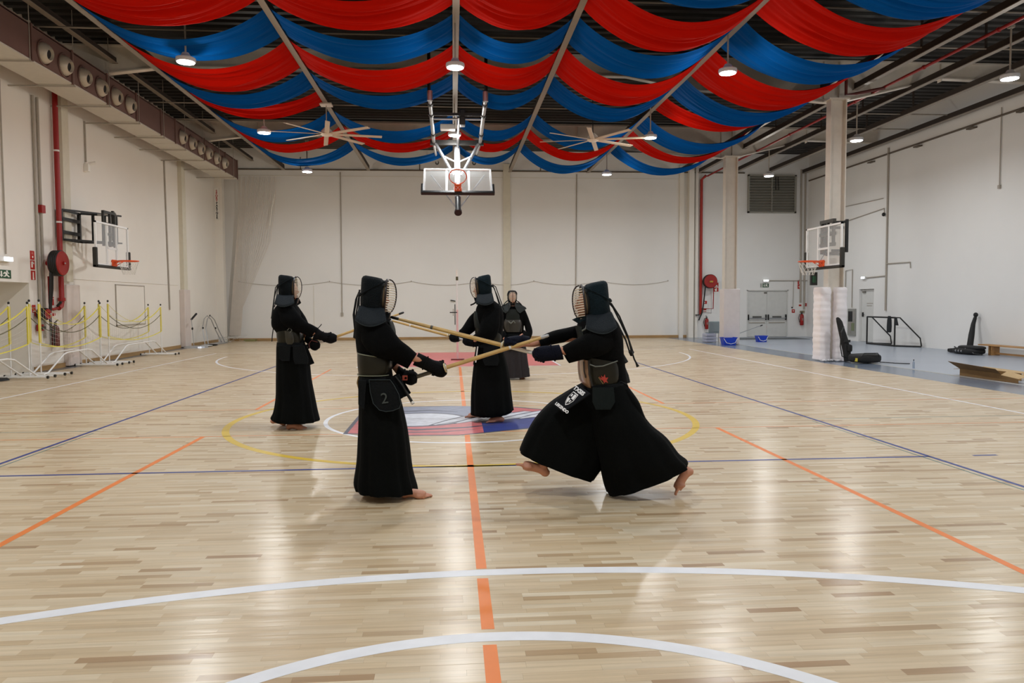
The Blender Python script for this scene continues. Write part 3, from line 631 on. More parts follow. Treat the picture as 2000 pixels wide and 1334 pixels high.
# three portable net trolleys
m_yel = mat('net_yellow', (214, 198, 66), .6); m_olive = mat('net_dark_cord', (96, 92, 60), .7)
def trolley(label, y0_, y1_, xn, xf, hn=1.55, hf=1.5, lean=.25):
    t = thing('net_trolley', label, 'net', (xn, (y0_+y1_)/2, 0), 'portable net trolleys along the left wall')
    b = B()
    for dx in (-.12, .18):
        b.tube([(xn+dx, y0_-.15, .05), (xn+dx, y0_+.05, .08), (xn+dx-.02, y0_+.75, .42), (xn+dx-.04, y0_+.95, .45), (xn+dx-.04, y1_-.95, .47), (xn+dx-.02, y1_-.75, .44), (xn+dx, y1_-.05, .08), (xn+dx, y1_+.05, .05)], .018, 8)
    for y_ in (y0_, y1_):
        b.tube([(xn-.45, y_, .045), (xn+.55, y_, .045)], .025, 8); b.tube([(xn-.45, y_+(.28 if y_ == y0_ else -.28), .045), (xn+.5, y_+(.28 if y_ == y0_ else -.28), .045)], .025, 8)
    b.build('frame', m_white, t, smooth=True)
    for y_ in (y0_, y0_+.28, y1_, y1_-.28):
        for x_ in (xn-.47, xn+.53): B().tube([(x_, y_, .045), (x_+.03, y_, .045)], .032, 8).build('rubber_cap', m_black, t)
    for (px, py, h) in ((xn+.05, y0_+.02, hn), (xf+.05, y0_+.3, hn), (xn+.05, y1_-.02, hf), (xf+.05, y1_-.05, hf)):
        po = B().tube([(px, py, .04), (px, py, h+.05)], .014, 8).build('post', m_white, t); B().ell((px, py, h+.07), (.025, .025, .03), 8, 6).build('knob', m_black, po)
        B().box((px-.01, py-.035, .72), (px+.012, py+.035, h)).build('side_band', m_yel, t)
    def sag(p, q, s, r, m, nm, n=14):
        p, q = Vector(p), Vector(q); B().tube([p.lerp(q, i/n)-Vector((0, 0, s*4*(i/n)*(1-i/n))) for i in range(n+1)], r, 5).build(nm, m, t)
    for (px, a, c) in ((xn+.05, y0_+.02, y1_-.02), (xf+.05, y0_+.3, y1_-.05)):
        sag((px, a, hn), (px, c, hf), .45, (.004, .014), m_yel, 'top_band'); sag((px, a, hn-.28), (px, c, hf-.22), .38, .009, m_olive, 'cord')
        sag((px, a, .72), (px, c, .72), .16, (.004, .014), m_yel, 'bottom_band')
    g_ = B(); n = 30; px = xn+.05
    for i in range(1, n):
        u = i/n; yy = y0_+(y1_-y0_)*u; s = 4*u*(1-u); g_.tube([(px, yy, hn-.45*s), (px, yy, .72-.16*s)], .0016, 3)
    for k in range(1, 7):
        v = k/7; g_.tube([(px, y0_+(y1_-y0_)*i/10, (hn-.45*4*(i/10)*(1-i/10))*(1-v)+(.72-.16*4*(i/10)*(1-i/10))*v) for i in range(11)], .0016, 3)
    g_.build('netting', m_net, t)
trolley('yellow-banded portable net nearest the camera, cut by the left edge', 3.2, 6.35, -9.0, -9.35)
trolley('yellow-banded portable net in front of the recess and the extinguisher', 6.75, 9.55, -9.0, -9.35)
trolley('yellow-banded portable net before the wall hatch', 9.95, 13.45, -9.0, -9.35, 1.55, 1.45)
B().tube([(-9.5, 5.9, 0), (-9.5, 5.9, .05)], [.35, .3], 20).build('weight_disc', m_blackmat, label='flat black weight under the nearest net', cat='weight')

# folded steel hoops leaning at the far end of the left wall
def arch(label, y_, x_, h, wd, lean):
    t = thing('practice_arch', label, 'frame', (x_, y_, 0))
    for k, dx in enumerate((0, .12)):
        b = B(); b.tube([(x_+dx, y_-wd/2-.05, 0.02), (x_+dx-.1, y_-wd/2, h*.6), (x_+dx-.15, y_-wd/4, h*.9), (x_+dx-.18, y_+wd*.05, h), (x_+dx-.15, y_+wd*.3, h*.85), (x_+dx-.1, y_+wd/2, h*.5), (x_+dx+.05, y_+wd*.7, .02)], .015, 8); b.build('hoop_tube', m_chrome, t, smooth=True)
    b = B()
    for y2, z2 in ((y_-wd/2, h*.6), (y_+wd/2-.02, h*.55), (y_+wd*.05, h)): b.ell((x_-.08, y2, z2), (.03, .03, .04), 8, 6)
    b.build('joint', m_black, t); B().box((x_-.15, y_-wd*.6, 0), (x_+.25, y_+wd*.8, .035)).build('foot_plate', m_alu, t)
arch('curved steel tube frame leaning on the left wall near the far corner', 19.3, -9.3, 1.1, 1.5, 0)
t = thing('training_pole', 'thin pole with black clamps on a pale base, in front of the far pinkish pad', 'pole', (-9.2, 17.2, 0))
B().tube([(-9.25, 17.15, .05), (-9.3, 17.1, 1.05)], .013, 8).build('pole', m_chrome, t); B().tube([(-9.3, 17.1, 1.0), (-9.22, 17.4, 1.2)], .035, 8).build('clamp', m_black, t); B().ell((-9.28, 17.12, .68), (.035, .035, .05), 8, 6).build('knob', m_black, t)
B().tube([(-9.2, 17.2, 0), (-9.2, 17.2, .06)], [.42, .38], 20).build('base', m_alu, t)
b = B(); r2 = random.Random(3)
for k in range(26):
    a = Vector((-9.2+r2.uniform(-.15, .35), 20.0+r2.uniform(0, 1.6), .03+r2.uniform(0, .22))); d = Vector((r2.uniform(-.25, .25), r2.uniform(-.3, .3), r2.uniform(-.04, .06))); b.tube([a, a+d, a+d*1.6+Vector((.05, .03, -.02))], .008, 5)
b.build('coiled_netting', mat('loose_net', (200, 198, 192), .7), label='tangle of pale netting and cords on the floor in the far left corner', cat='netting', kind='stuff')
for k, yy in enumerate((18.0, 18.6)):
    B().ell((-9.1, yy, .03), (.22, .3, .03), 14, 6).build('rubber_disc', m_blackmat if k else mat('pale_disc', (190, 190, 186), .6), label=['pale flat disc on the floor before the far left pad', 'dark flat disc on the floor below the tube frame'][k], cat='disc')
# vertical banner sign
t = thing('vertical_banner', 'narrow white vertical sign with red and black letters on the far left column', 'sign', (-9.3, 21.28, 4.8))
bx = at(430, 370, Y=21.28); B().box((-9.69, 21.26, 4.93), (-9.50, 21.28, 6.2)).build('plate', m_swht, t)
word = 'SPORTPARTNER'
for i, ch in enumerate(word):
    text(ch, m_sred if i < 5 else m_black, t, (-9.595, 21.255, 6.08-i*.098), (0, 0, -1) if 0 else (1, 0, 0), (0, 0, 1), .12, bold=.004)
# drawn-back net curtain in the far left corner
nb = B()
for k in range(26):
    u = k/25; top = at(465+75*u, 345, Y=21.7); mid = at(462+58*u*u+8*u, 470, Y=21.72); low = at(452+22*u, 600, Y=21.75); bot = at(448+22*u, 655, Y=21.78)
    nb.tube([top+Vector((0, -.06*(k % 3), 0)), top.lerp(mid, .5)+Vector((0.05, 0, 0)), mid, low, bot], .009, 4)
nb.build('net_curtain', mat('curtain_cord', (214, 206, 196), .8), label='gathered pale net curtain hanging in the far left corner', cat='curtain', kind='stuff')
a, c = at(536, 380, Y=21.6), at(527, 440, Y=21.6)
B().tube([a, a.lerp(c, .5)+Vector((-.02, 0, 0)), c], .02, 6).build('curtain_cord', m_swht, label='pale cord at the edge of the net curtain', cat='cord')
a = at(560, 652, Y=21.5)
B().box((-8.75, 21.6, 0), (-8.3, 21.9, .08)).build('floor_box', mat('olive_box', (132, 128, 80), .6), label='low olive box at the foot of the far wall, left', cat='box')

# ================================================================ FAR WALL
YW = 22.0
pipe('thin grey conduit running down the far wall left of the standing fighters', [(-4.78, YW-.03, 7.0), (-4.8, YW-.03, 1.15)], .022)
B().box((-4.85, YW-.06, 1.02), (-4.75, YW, 1.16)).build('switch_box', m_pipe, label='small grey box at the end of the far wall left conduit', cat='switch')
pipe('thin grey conduit running down the far wall behind the lunging fighter', [(5.15, YW-.03, 7.0), (5.1, YW-.03, 1.15)], .022)
B().box((5.05, YW-.06, 1.02), (5.15, YW, 1.16)).build('switch_box', m_pipe, label='small grey box at the end of the conduit behind the lunging fighter', cat='switch')
pipe('long horizontal conduit near the top of the far wall', [(X0, YW-.05, 7.08), (12.5, YW-.05, 7.12)], .03, mat('dark_conduit', (96, 84, 70), .6))
for i, x in enumerate((-6.4, -1.5, 3.6)): B().tube([(x, YW-.03, 7.1), (x, YW-.03, 7.6)], .018, 6).build('drop_rod', MATS['dark_conduit'], label='short rod above the far wall conduit, %s' % ['left', 'middle', 'right'][i], cat='rod')
B().box((X0, YW-.008, 6.83), (9.6, YW, 6.845)).build('trim_2', m_pil, kind='structure', label='thin panel joint below the top of the far wall')
pts = []
hooks = [-9.0, -5.3, -1.9, 1.0, 3.3, 6.2, 9.15]
for a, c in zip(hooks, hooks[1:]): pts += [(a+(c-a)*i/6, YW-.03, 2.46-.16*4*(i/6)*(1-i/6)) for i in range(6)]
pts.append((hooks[-1], YW-.03, 2.46))
t = thing('wall_cable', 'thin cable sagging between hooks along the far wall', 'cable', (0, YW-.03, 2.3))
B().tube(pts, .007, 5).build('cable', m_pipe, t)
for x in hooks: B().ell((x, YW-.02, 2.47), (.02, .03, .03), 6, 5).build('hook', m_pipe, t)
# flush door outline in the far wall at left
t = thing('flush_door', 'flush white door with a thin joint in the far wall, left half', 'door', (-5.95, YW-.006, 0))
B().box((-7.0, YW-.01, .12), (-5.98, YW-.002, 2.3)).build('leaf', m_wall2, t); B().box((-5.97, YW-.012, .12), (-5.955, YW, 2.3)).build('joint', m_pil, t)
t = thing('door_fitting', 'black door handle and plate on the far wall beside the net post', 'handle', (-.14, YW-.05, 1.2))
B().tube([(-.05, YW-.05, 1.62), (-.26, YW-.05, 1.66)], .02, 6).build('handle', m_black, t); B().box((-.16, YW-.02, 1.0), (-.13, YW-.008, 1.3)).build('plate', m_pipe, t)

# net post on the court
t = thing('net_post', 'slim white and pink net post standing on the red key', 'post', (-.04, 10.26, 0))
B().tube([(-.04, 10.26, .03), (-.04, 10.26, 1.35)], .028, 12).build('lower_pole', mat('pink_pole', (226, 190, 190), .4), t)
B().tube([(-.04, 10.26, 1.3), (-.04, 10.26, 2.2)], .024, 12).build('upper_pole', m_white, t); B().tube([(-.04, 10.26, 2.14), (-.04, 10.26, 2.24)], .032, 10).build('collar', mat('olive_clamp', (84, 78, 50), .6), t)
B().tube([(-.04, 10.26, 2.24), (-.04, 10.26, 2.42)], .03, 12).build('top_cap', m_swht, t)
B().tube([(-.10, 10.24, .95), (-.10, 10.24, 1.5)], .012, 6).build('winch_bar', m_black, t); B().tube([(-.04, 10.24, 1.28), (-.24, 10.24, 1.28)], .014, 6).build('crank', m_black, t)
B().box((-.22, 10.16, .001), (.14, 10.36, .03)).build('base', mat('dark_red_base', (110, 30, 34), .5), t)

# ceiling-hung folded basketball unit
t = thing('ceiling_hoop', 'folded ceiling-hung basketball backboard and rim above the centre of the hall', 'hoop', (0, 11.5, 4.3))
for s in (-1, 1):
    B().tube([(s*.66, 8.27, 6.38), (s*.66, 11.85, 6.10)], .05, 12).build('rail', m_alu, t, smooth=True)
    B().tube([(s*.68, 8.27, 6.45), (s*.68, 8.27, 7.9)], .04, 8).build('drop_post', m_black, t)
    B().tube([(s*.66, 8.2, 6.33), (s*.66, 8.2, 6.56)], .07, 12).build('post_foot', m_chrome, t, smooth=True)
    B().tube([(s*.66, 11.8, 6.12), (s*.75, 21.0, 7.25)], .045, 8).build('back_stay', m_alu, t, smooth=True)
    B().tube([(s*.75, 20.9, 7.22), (s*.75, 21.2, 7.30)], .08, 8).build('stay_foot', m_black, t)
    for y_ in (8.5, 9.3, 10.9): B().tube([(s*.66, y_, 6.38-.078*(y_-8.27)), (s*.66, y_+.10, 6.37-.078*(y_-8.27))], .07, 10).build('clamp', m_black, t)
B().bar((-.72, 9.5, 6.34), (.72, 9.5, 6.34), .07).build('crossbar', m_black, t); B().tube([(-.7, 9.72, 6.28), (.7, 9.72, 6.28)], .028, 8).build('crossbar', m_chrome, t)
B().bar((-.76, 11.75, 6.10), (.76, 11.75, 6.10), .13).build('crossbar', m_black, t)
B().tube([(.02, 11.9, 6.0), (.04, 9.6, 6.30)], .035, 8).build('brace', m_chrome, t)
md = Vector((0, .735, .678)); mo = Vector((0, 9.95, 4.12)); nrm = Vector((0, -.678, .735))
b = B(); b.tube([mo+md*.3, mo+md*2.75], .085, 12); b.build('mast', mat('mast_white', (222, 224, 228), .25, metal=.3), t, smooth=True)
B().tube([mo-md*.35, mo+md*.35], .075, 12).build('mast_foot', m_black, t); B().tube([mo-md*.37, mo-md*.3], .10, 12).build('foot_clamp', m_black, t)
b = B()
for s in (-1, 1): b.tube([(s*.60, 11.7, 6.05), tuple(mo+md*1.35+Vector((s*.10, 0, 0)))], .045, 10)
b.build('diagonal_strut', m_alu, t, smooth=True)
for s in (-1, 1): B().tube([mo+md*2.0+Vector((0, 0, 0)), Vector((s*.36, 11.3, 5.62))], .022, 8).build('brace', m_white, t)
B().box((-.45, 10.15, 6.12), (-.05, 10.4, 6.26)).build('overlit_hardware', m_white, t, bevel=.02); B().box((.06, 9.55, 6.1), (.2, 9.85, 6.5)).build('gear_box', m_black, t, bevel=.02)  # white box stands for hardware overexposed by the nearby lamp
bc = mo+nrm*.28+md*.15        # lower edge centre of the board
ax = Vector((1, 0, 0))
B().obox(bc+md*.53, ax*.88, md*.51, nrm*.008).build('glass_board', m_glass, t)
b = B()
for s in (-1, 1): b.obox(bc+md*.53+ax*.885*s, ax*.025, md*.53, nrm*.022)
for k in (0, 1.06): b.obox(bc+md*k, ax*.9, md*.025, nrm*.022)
for s in (-1, 1): b.obox(bc+md*.53+ax*.295*s, ax*.03, md*.5, nrm*.006)
b.build('board_frame', m_white, t)
b = B(); b.obox(bc-md*.03, ax*.96, md*.05, nrm*.045)
for s in (-1, 1): b.obox(bc+md*.14+ax*.93*s, ax*.035, md*.2, nrm*.045)
b.build('edge_pad', m_black, t, bevel=.015)
b = B()
for s in (-1, 1): b.tube([bc+md*.85+ax*.72*s-nrm*.03, mo+md*.02-nrm*.1+ax*.06*s], .018, 8)
b.build('board_brace', m_chrome, t)
rc = bc+md*.15+nrm*.38
b = B(); b.tube([rc+(ax*math.cos(a)+nrm*math.sin(a))*.225 for a in [2*PI*i/36 for i in range(36)]], .014, 8, closed=True)
b.obox(bc+md*.13+nrm*.09, ax*.09, md*.02, nrm*.08); b.obox(bc+md*.08+nrm*.03, ax*.1, md*.1, nrm*.015); b.build('rim', m_orange, t)
b = B()
for k in range(12):
    for dr in (1, -1): b.tube([rc+(ax*math.cos(2*PI*k/12+dr*u*.9)+nrm*math.sin(2*PI*k/12+dr*u*.9))*(.22-.06*u)+Vector((0, .02, -.22*u)) for u in (0, .5, 1)], .0035, 4)
b.build('net', m_net, t)

# ceiling fans
def fan(label, c, ph, mount_z):
    t = thing('ceiling_fan', label, 'fan', c, 'large pale ceiling fans'); c = Vector(c)
    B().tube([c+Vector((0, 0, .16)), c+Vector((0, 0, mount_z-c.z))], .014, 8).build('rod', m_black if ph else m_pipe, t)
    B().tube([c+Vector((0, 0, -.05)), c+Vector((0, 0, -.02)), c+Vector((0, 0, .08)), c+Vector((0, 0, .17))], [.12, .16, .15, .06], 20).build('hub', mat('fan_hub', (226, 216, 204), .45), t, smooth=True)
    B().box((c.x-.16, c.y-.16, mount_z-.04), (c.x+.16, c.y+.16, mount_z)).build('mount_plate', MATS['fan_hub'], t)
    for k in range(8):
        a = 2*PI*k/8+ph+.18; d = Vector((math.cos(a), math.sin(a), 0)); q = Vector((-d.y, d.x, 0)); n_ = (Vector((0, 0, 1))+q*.22).normalized(); q2 = n_.cross(d)
        B().obox(c+d*.80+Vector((0, 0, .0)), d*.70, q2*.062, n_*.010).build('blade', mat('fan_blade', (206, 190, 172), .5), t, bevel=.006)
fan('big pale eight-blade ceiling fan left of the hanging backboard', (-3.57, 11.2, 6.18), 0, 6.99)
fan('big pale eight-blade ceiling fan right of the hanging backboard', (3.82, 11.2, 6.12), .35, 7.4)

# ================================================================ RIGHT SIDE
def column(Yc, label, pad_h):
    t = thing('steel_column', label, 'column', (9.7, Yc, 0), 'cream H-section columns along the court edge')
    b = B(); b.box((9.50, Yc-.12, 0), (9.53, Yc+.12, 6.70)); b.box((9.90, Yc-.12, 0), (9.93, Yc+.12, 6.70)); b.box((9.53, Yc-.01, 0), (9.90, Yc+.01, 6.70)); b.build('h_section', m_cream, t)
    B().box((9.44, Yc-.16, 6.68), (9.99, Yc+.16, 6.715)).build('head_plate', m_cream, t)
    def pad(xa, xb, n_, sd):
        b = B(); N_ = 44; rr = random.Random(n_)
        rings = []
        for i in range(N_+1):
            z = .03+(pad_h-.03)*i/N_; a = .005*math.sin(i*1.7+n_)+.005*math.sin(i*.43+sd)+rr.uniform(-.002, .002)
            ya, yb = Yc-.19-a, Yc+.19+a; x0, x1 = xa-a, xb+a*.5
            if i == N_: x0 += .02; x1 -= .02; ya += .02; yb -= .02
            rings.append([Vector((x0, ya+.02, z)), Vector((x0+.02, ya, z)), Vector((x1-.02, ya, z-.008)), Vector((x1, ya+.02, z)), Vector((x1, yb, z)), Vector((x0, yb, z))])
        b.rings(rings); b.build('column_pad', m_padw, t, smooth=True, angle=50)
    pad(9.27, 9.56, 1, 2); pad(9.70, 9.99, 5, 1)
    return t
col = column(8.85, 'nearer cream column wrapped in wrinkled white pads', 1.9)
b = B(); rr = random.Random(5)
for k in range(16):
    c_ = Vector((9.3+rr.uniform(-.1, .6), 8.5+rr.uniform(-.12, .1), .03)); b.ell(c_, (rr.uniform(.05, .12), rr.uniform(.03, .06), .03), 8, 5, Matrix.Rotation(rr.uniform(0, 3), 3, 'Z'))
b.build('torn_foam', mat('torn_foam', (214, 212, 214), .8, var=.5, scale=14), label='torn white scraps at the foot of the nearer column', cat='scraps', kind='stuff')
t = thing('steel_column', 'farther cream column with a pale pinkish pad around its foot', 'column', (9.7, 16.4, 0), 'cream H-section columns along the court edge')
b = B(); b.box((9.55, 16.28, 0), (9.58, 16.52, 6.70)); b.box((9.98, 16.28, 0), (10.01, 16.52, 6.70)); b.box((9.58, 16.39, 0), (9.98, 16.41, 6.70)); b.build('h_section', m_cream, t); B().box((9.48, 16.2, 6.68), (10.08, 16.6, 6.72)).build('head_plate', m_cream, t)
B().box((9.50, 16.18, .02), (10.10, 16.62, 2.0)).build('column_pad', mat('pad_pale', (214, 206, 204), .5, bump=.3, bscale=4), t, bevel=.02)

# red fire pipes on the right
t = thing('fire_main', 'thin red fire main running under the roof above the side bay', 'pipe', (10.85, 5, 6.9))
B().tube([(10.85, -6, 6.98), (10.85, 20.2, 6.98), (10.7, 21.5, 6.9)], .035, 10).build('pipe', m_red, t, smooth=True)
for y_ in (4.6, 7.0, 10.0, 14): B().tube([(10.85, y_, 6.98), (10.85, y_+.05, 6.98)], .05, 10).build('coupling', m_red, t)
B().tube([(10.85, 8.6, 6.95), (10.2, 8.8, 6.85), (9.98, 8.9, 6.85), (9.98, 8.9, 7.35)], .04, 8).build('branch', mat('brown_pipe', (92, 28, 20), .5), t, smooth=True)
pipe('red pipe at the top right corner under the roof', [(9.2, 2.6, 6.95), (14.5, 2.75, 6.95)], .05, MATS['brown_pipe'], 'fire_branch')
t = thing('fire_riser_pipe', 'red fire pipe running down the far wall beside the far hose reel', 'pipe', (10.57, 21.9, .9))
B().tube([(10.7, 21.7, 6.95), (10.57, 21.88, 6.8), (10.57, 21.88, 1.0)], .06, 12).build('riser', mat('riser_red', (166, 34, 22), .45), t, smooth=True)
t = reel((10.92, 21.62, 2.43), (0, -1, 0), .285, 'red hose reel on the far wall right of the padded casing')
B().box((10.85, 21.545, 2.38), (11.0, 21.56, 2.45)).build('brass_hub', mat('brass', (190, 150, 60), .3, metal=.7), t)
B().tube([(10.72, 21.7, 2.25), (10.66, 21.75, 1.5), (10.6, 21.75, 1.1), (10.45, 21.75, .75)], .03, 8).build('loose_hose', MATS['hose_black'], t, smooth=True)
B().tube([(11.1, 21.75, 2.18), (11.1, 21.8, 1.25), (10.6, 21.85, 1.25)], .022, 8).build('feed_pipe', m_red, t)
B().box((10.33, 21.76, .96), (10.5, 21.86, 1.0)).build('valve', m_black, t)
extinguisher((10.85, 21.88, .36), 'fire extinguisher on the far wall below the far hose reel', 1.0)
extinguisher((15.13, 21.88, .5), 'fire extinguisher with black hose on the far wall right of the double door', 1.05)
sign('fire_sign', 'small red and white sign right of the far hose reel, upper one', (11.18, YW, 2.20), 'y', .22, .18, m_sred, [(m_swht, [(.1, .5), (.6, .5), (.9, .1), (.1, .1)])])
sign('fire_sign', 'small red and white sign right of the far hose reel, lower one', (11.18, YW, 1.99), 'y', .22, .18, m_sred, [(m_swht, [(.35, .1), (.65, .1), (.65, .9), (.2, .55)])])
sign('fire_sign', 'tiny red notice below the far hose reel, upper one', (10.72, YW, 1.46), 'y', .17, .13, m_sred, [(m_swht, [(.3, .3), (.5, .3), (.5, .7), (.3, .7)])])
sign('fire_sign', 'tiny white and red notice below the far hose reel, lower one', (10.72, YW, 1.10), 'y', .17, .16, m_swht, [(m_sred, [(.1, .5), (.85, .5), (.85, .9), (.1, .9)]), (m_sred, [(.1, .1), (.85, .1), (.85, .25), (.1, .25)])])
sign('fire_sign', 'red and white sign, upper of the pair right of the double door', (14.97, YW, 2.30), 'y', .17, .19, m_sred, [(m_swht, [(.35, .1), (.7, .1), (.7, .9), (.4, .85)])])
sign('fire_sign', 'red and white sign, lower of the pair right of the double door', (14.97, YW, 2.10), 'y', .17, .19, m_sred, [(m_swht, circ(.5, .5, .25, 12, .9)), (m_sred, circ(.5, .5, .1, 8, 1))])
sign('fire_sign', 'tiny red notice above the far right extinguisher', (15.02, YW, 1.30), 'y', .15, .12, m_swht, [(m_sred, [(.1, .3), (.9, .3), (.9, .95), (.1, .95)])])
sign('fire_sign', 'tiny red square notice above the grey sockets in the far right', (15.24, YW, 1.33), 'y', .15, .14, m_sred, [(m_sgrey, [(.3, .4), (.7, .4), (.7, .7), (.3, .7)])])
sign('fire_sign', 'small red call point on the far wall right of the double door', (14.72, YW, 1.05), 'y', .14, .15, m_sred, [(m_swht, [(.3, .4), (.7, .4), (.7, .7), (.3, .7)])])
exit_sign('green running man exit sign over the double door', (13.28, YW, 2.17), 'y', .38, .17)
t = thing('emergency_light', 'lit emergency light above the double door exit sign', 'lamp', (13.5, YW-.05, 2.4))
B().box((13.38, YW-.09, 2.40), (13.62, YW, 2.5)).build('housing', m_white, t, bevel=.012); B().box((13.39, YW-.10, 2.43), (13.61, YW-.088, 2.5)).build('lens', m_glow2, t)
pipe('horizontal conduit feeding the light above the double door', [(13.62, YW-.03, 2.46), (15.4, YW-.03, 2.46)], .018)
pipe('vertical conduit in the far right corner, left one', [(15.05, YW-.03, 7.3), (15.1, YW-.03, 1.5)], .04)
pipe('vertical conduit in the far right corner, right one', [(15.24, YW-.03, 7.3), (15.27, YW-.03, 1.2)], .04)
pipe('thin drop conduit right of the double door', [(14.78, YW-.03, 2.46), (14.76, YW-.03, 1.28)], .012)
B().ell((14.72, YW-.03, 1.28), (.035, .03, .035), 10, 6).build('sounder', m_black, label='small black round sounder right of the double door', cat='alarm')
for i, x in enumerate((15.09, 15.2)): B().box((x, YW-.05, 1.04), (x+.09, YW, 1.14)).build('socket', mat('beige_socket', (150, 140, 116), .6), label='beige wall socket in the far right corner, %s one' % ('left', 'right')[i], cat='socket')

# louvre
t = thing('wall_louvre', 'big grey ventilation louvre high on the far wall above the double door', 'vent', (13.7, YW-.05, 5.42))
m_lou = mat('louvre_grey', (150, 148, 138), .5)
B().box((12.66, YW-.05, 5.42), (14.76, YW-.0, 7.02)).build('backing', mat('louvre_back', (110, 108, 100), .7), t)
for a, c in (((12.64, 5.40), (12.70, 7.04)), ((14.72, 5.40), (14.80, 7.04)), ((12.64, 5.40), (14.8, 5.46)), ((12.64, 6.98), (14.8, 7.04)), ((13.68, 5.42), (13.72, 7.02))): B().box((a[0], YW-.14, a[1]), (c[0], YW-.03, c[1])).build('frame', m_lou, t)
for k in range(13):
    z = 5.53+k*.118; B().obox((13.71, YW-.09, z), (1.02, 0, 0), (0, .045, .035), (0, -.004, .006)).build('slat', m_lou, t)
B().tube([(13.85, YW-.16, 6.95), (13.85, YW-.16, 6.4), (13.98, YW-.16, 6.38), (13.95, YW-.16, 6.95)], .02, 6).build('cable_loop', m_black, t, smooth=True)

# double door
door = thing('door_1', 'white double fire door with two push bars in the far wall', 'door', ((DX0+DX1)/2, YW+.1, 0)); door['kind'] = 'structure'
m_door = mat('door_white', (214, 214, 210), .5); xm = (DX0+DX1)/2
for k, (a, c) in enumerate(((DX0+.04, xm-.004), (xm+.004, DX1-.04))):
    lf = B().box((a, YW+.06, 0.01), (c, YW+.11, DZ-.04)).build('leaf', m_door, door)
    pb = B(); pb.tube([(a+.06, YW-.02, .82), (c-.06, YW-.02, .82)], .02, 8); pb.build('push_bar', m_chrome, lf)
    B().box((a+.25, YW+.01, .84), (c-.25, YW+.06, .91)).build('lock_case', mat('lock_grey', (92, 92, 88), .5), lf)
    bb = B()
    for x in (a+.05, c-.05): bb.box((x-.015, YW-.03, .74), (x+.015, YW+.06, .98))
    bb.build('bar_end', m_black, lf)
    B().box((a+.08, YW+.04, .60), (c-.08, YW+.065, .64)).build('kick_rail', m_pipe, lf)
fr = B(); fr.box((DX0, YW-.01, 0), (DX0+.04, YW+.12, DZ)); fr.box((DX1-.04, YW-.01, 0), (DX1, YW+.12, DZ)); fr.box((DX0, YW-.01, DZ-.04), (DX1, YW+.12, DZ)); fr.build('door_frame', m_door, door)
B().box((xm-.14, YW+.03, DZ-.16), (xm-.01, YW+.06, DZ-.10)).build('door_closer', mat('closer_grey', (110, 106, 98), .5), door)

# right wall door
door = thing('door_2', 'white single door in a recess of the right wall', 'door', (X1+.1, 17.2, 0)); door['kind'] = 'structure'
B().box((X1+.1, EY0+.02, .01), (X1+.15, EY1-.02, EZ-.02)).build('leaf', m_door, door)
B().box((X1+.06, EY1-.16, .95), (X1+.1, EY1-.1, 1.12)).build('lock_plate', m_black, door); B().tube([(X1+.05, EY1-.13, 1.03), (X1+.05, EY1-.26, 1.03)], .015, 8).build('handle', m_black, door)
B().box((X1+.05, EY1-.3, EZ-.14), (X1+.1, EY1-.12, EZ-.08)).build('door_closer', mat('closer_grey', (110, 106, 98)), door)
b = B(); b.box((X1+.092, 16.95, 1.45), (X1+.099, 17.35, 1.47)); b.box((X1+.092, 17.0, 1.36), (X1+.099, 17.35, 1.38)); b.build('notice_line', m_pipe, door)
XR = X1-.03
pipe('thick vertical conduit on the right wall left of the black floor bags', [(XR, 15.92, 7.0), (XR, 15.9, 1.2)], .035)
pipe('thin branch conduit left of the wall lamp on the right wall', [(XR, 15.9, 2.45), (XR, 17.2, 2.42)], .018)
pipe('thin branch conduit with a down-turned end on the right wall', [(XR, 15.9, 2.88), (XR, 14.5, 2.86), (XR, 14.48, 2.66)], .018)
pipe('upper sloping cable pipe on the right wall behind the nearer column', [(XR, 19.8, 5.3), (XR, 16.2, 5.25)], .014)
pipe('lower cable pipe leading to the dome camera on the right wall', [(XR, 19.3, 4.66), (XR, 16.12, 4.88), (XR, 16.1, 4.72)], .016)
pipe('thin drop conduit high on the right wall at the picture edge', [(XR, 10.4, 7.0), (XR, 10.4, 4.8)], .014)
pipe('long conduit along the top of the right wall', [(XR, Y0, 6.72), (XR, 21.9, 6.80)], .03, MATS['dark_conduit'])
for i, y_ in enumerate((7.9, 9.4, 11.4, 14.0, 16.8)): B().box((XR-.12, y_, 6.66), (XR+.02, y_+.3, 6.70)).build('cable_bracket', MATS['dark_conduit'], label='small dark bracket under the top conduit of the right wall, %s' % ['nearest', 'second', 'third', 'fourth', 'farthest'][i], cat='bracket')
B().box((XR-.03, 10.36, 4.72), (XR+.02, 10.44, 4.82)).build('sensor_box', m_pipe, label='tiny grey sensor at the end of the right edge drop conduit', cat='sensor')
B().ell((XR-.03, 16.1, 4.66), (.06, .06, .07), 12, 8).build('dome_camera', m_black, smooth=True, label='black dome camera on the right wall', cat='camera')
t = thing('emergency_light', 'lit wall lamp on the right wall above the single door', 'lamp', (XR, 17.35, 2.38)); B().box((XR-.06, 17.2, 2.38), (XR+.02, 17.48, 2.47)).build('housing', m_white, t); B().box((XR-.07, 17.22, 2.40), (XR-.058, 17.46, 2.46)).build('lens', m_glow2, t)
pipe('looped thin conduit on the right wall beside the nearer column', [(XR, 18.7, 1.2), (XR, 18.7, 2.75), (XR, 18.2, 2.78), (XR, 18.2, 1.3)], .016)
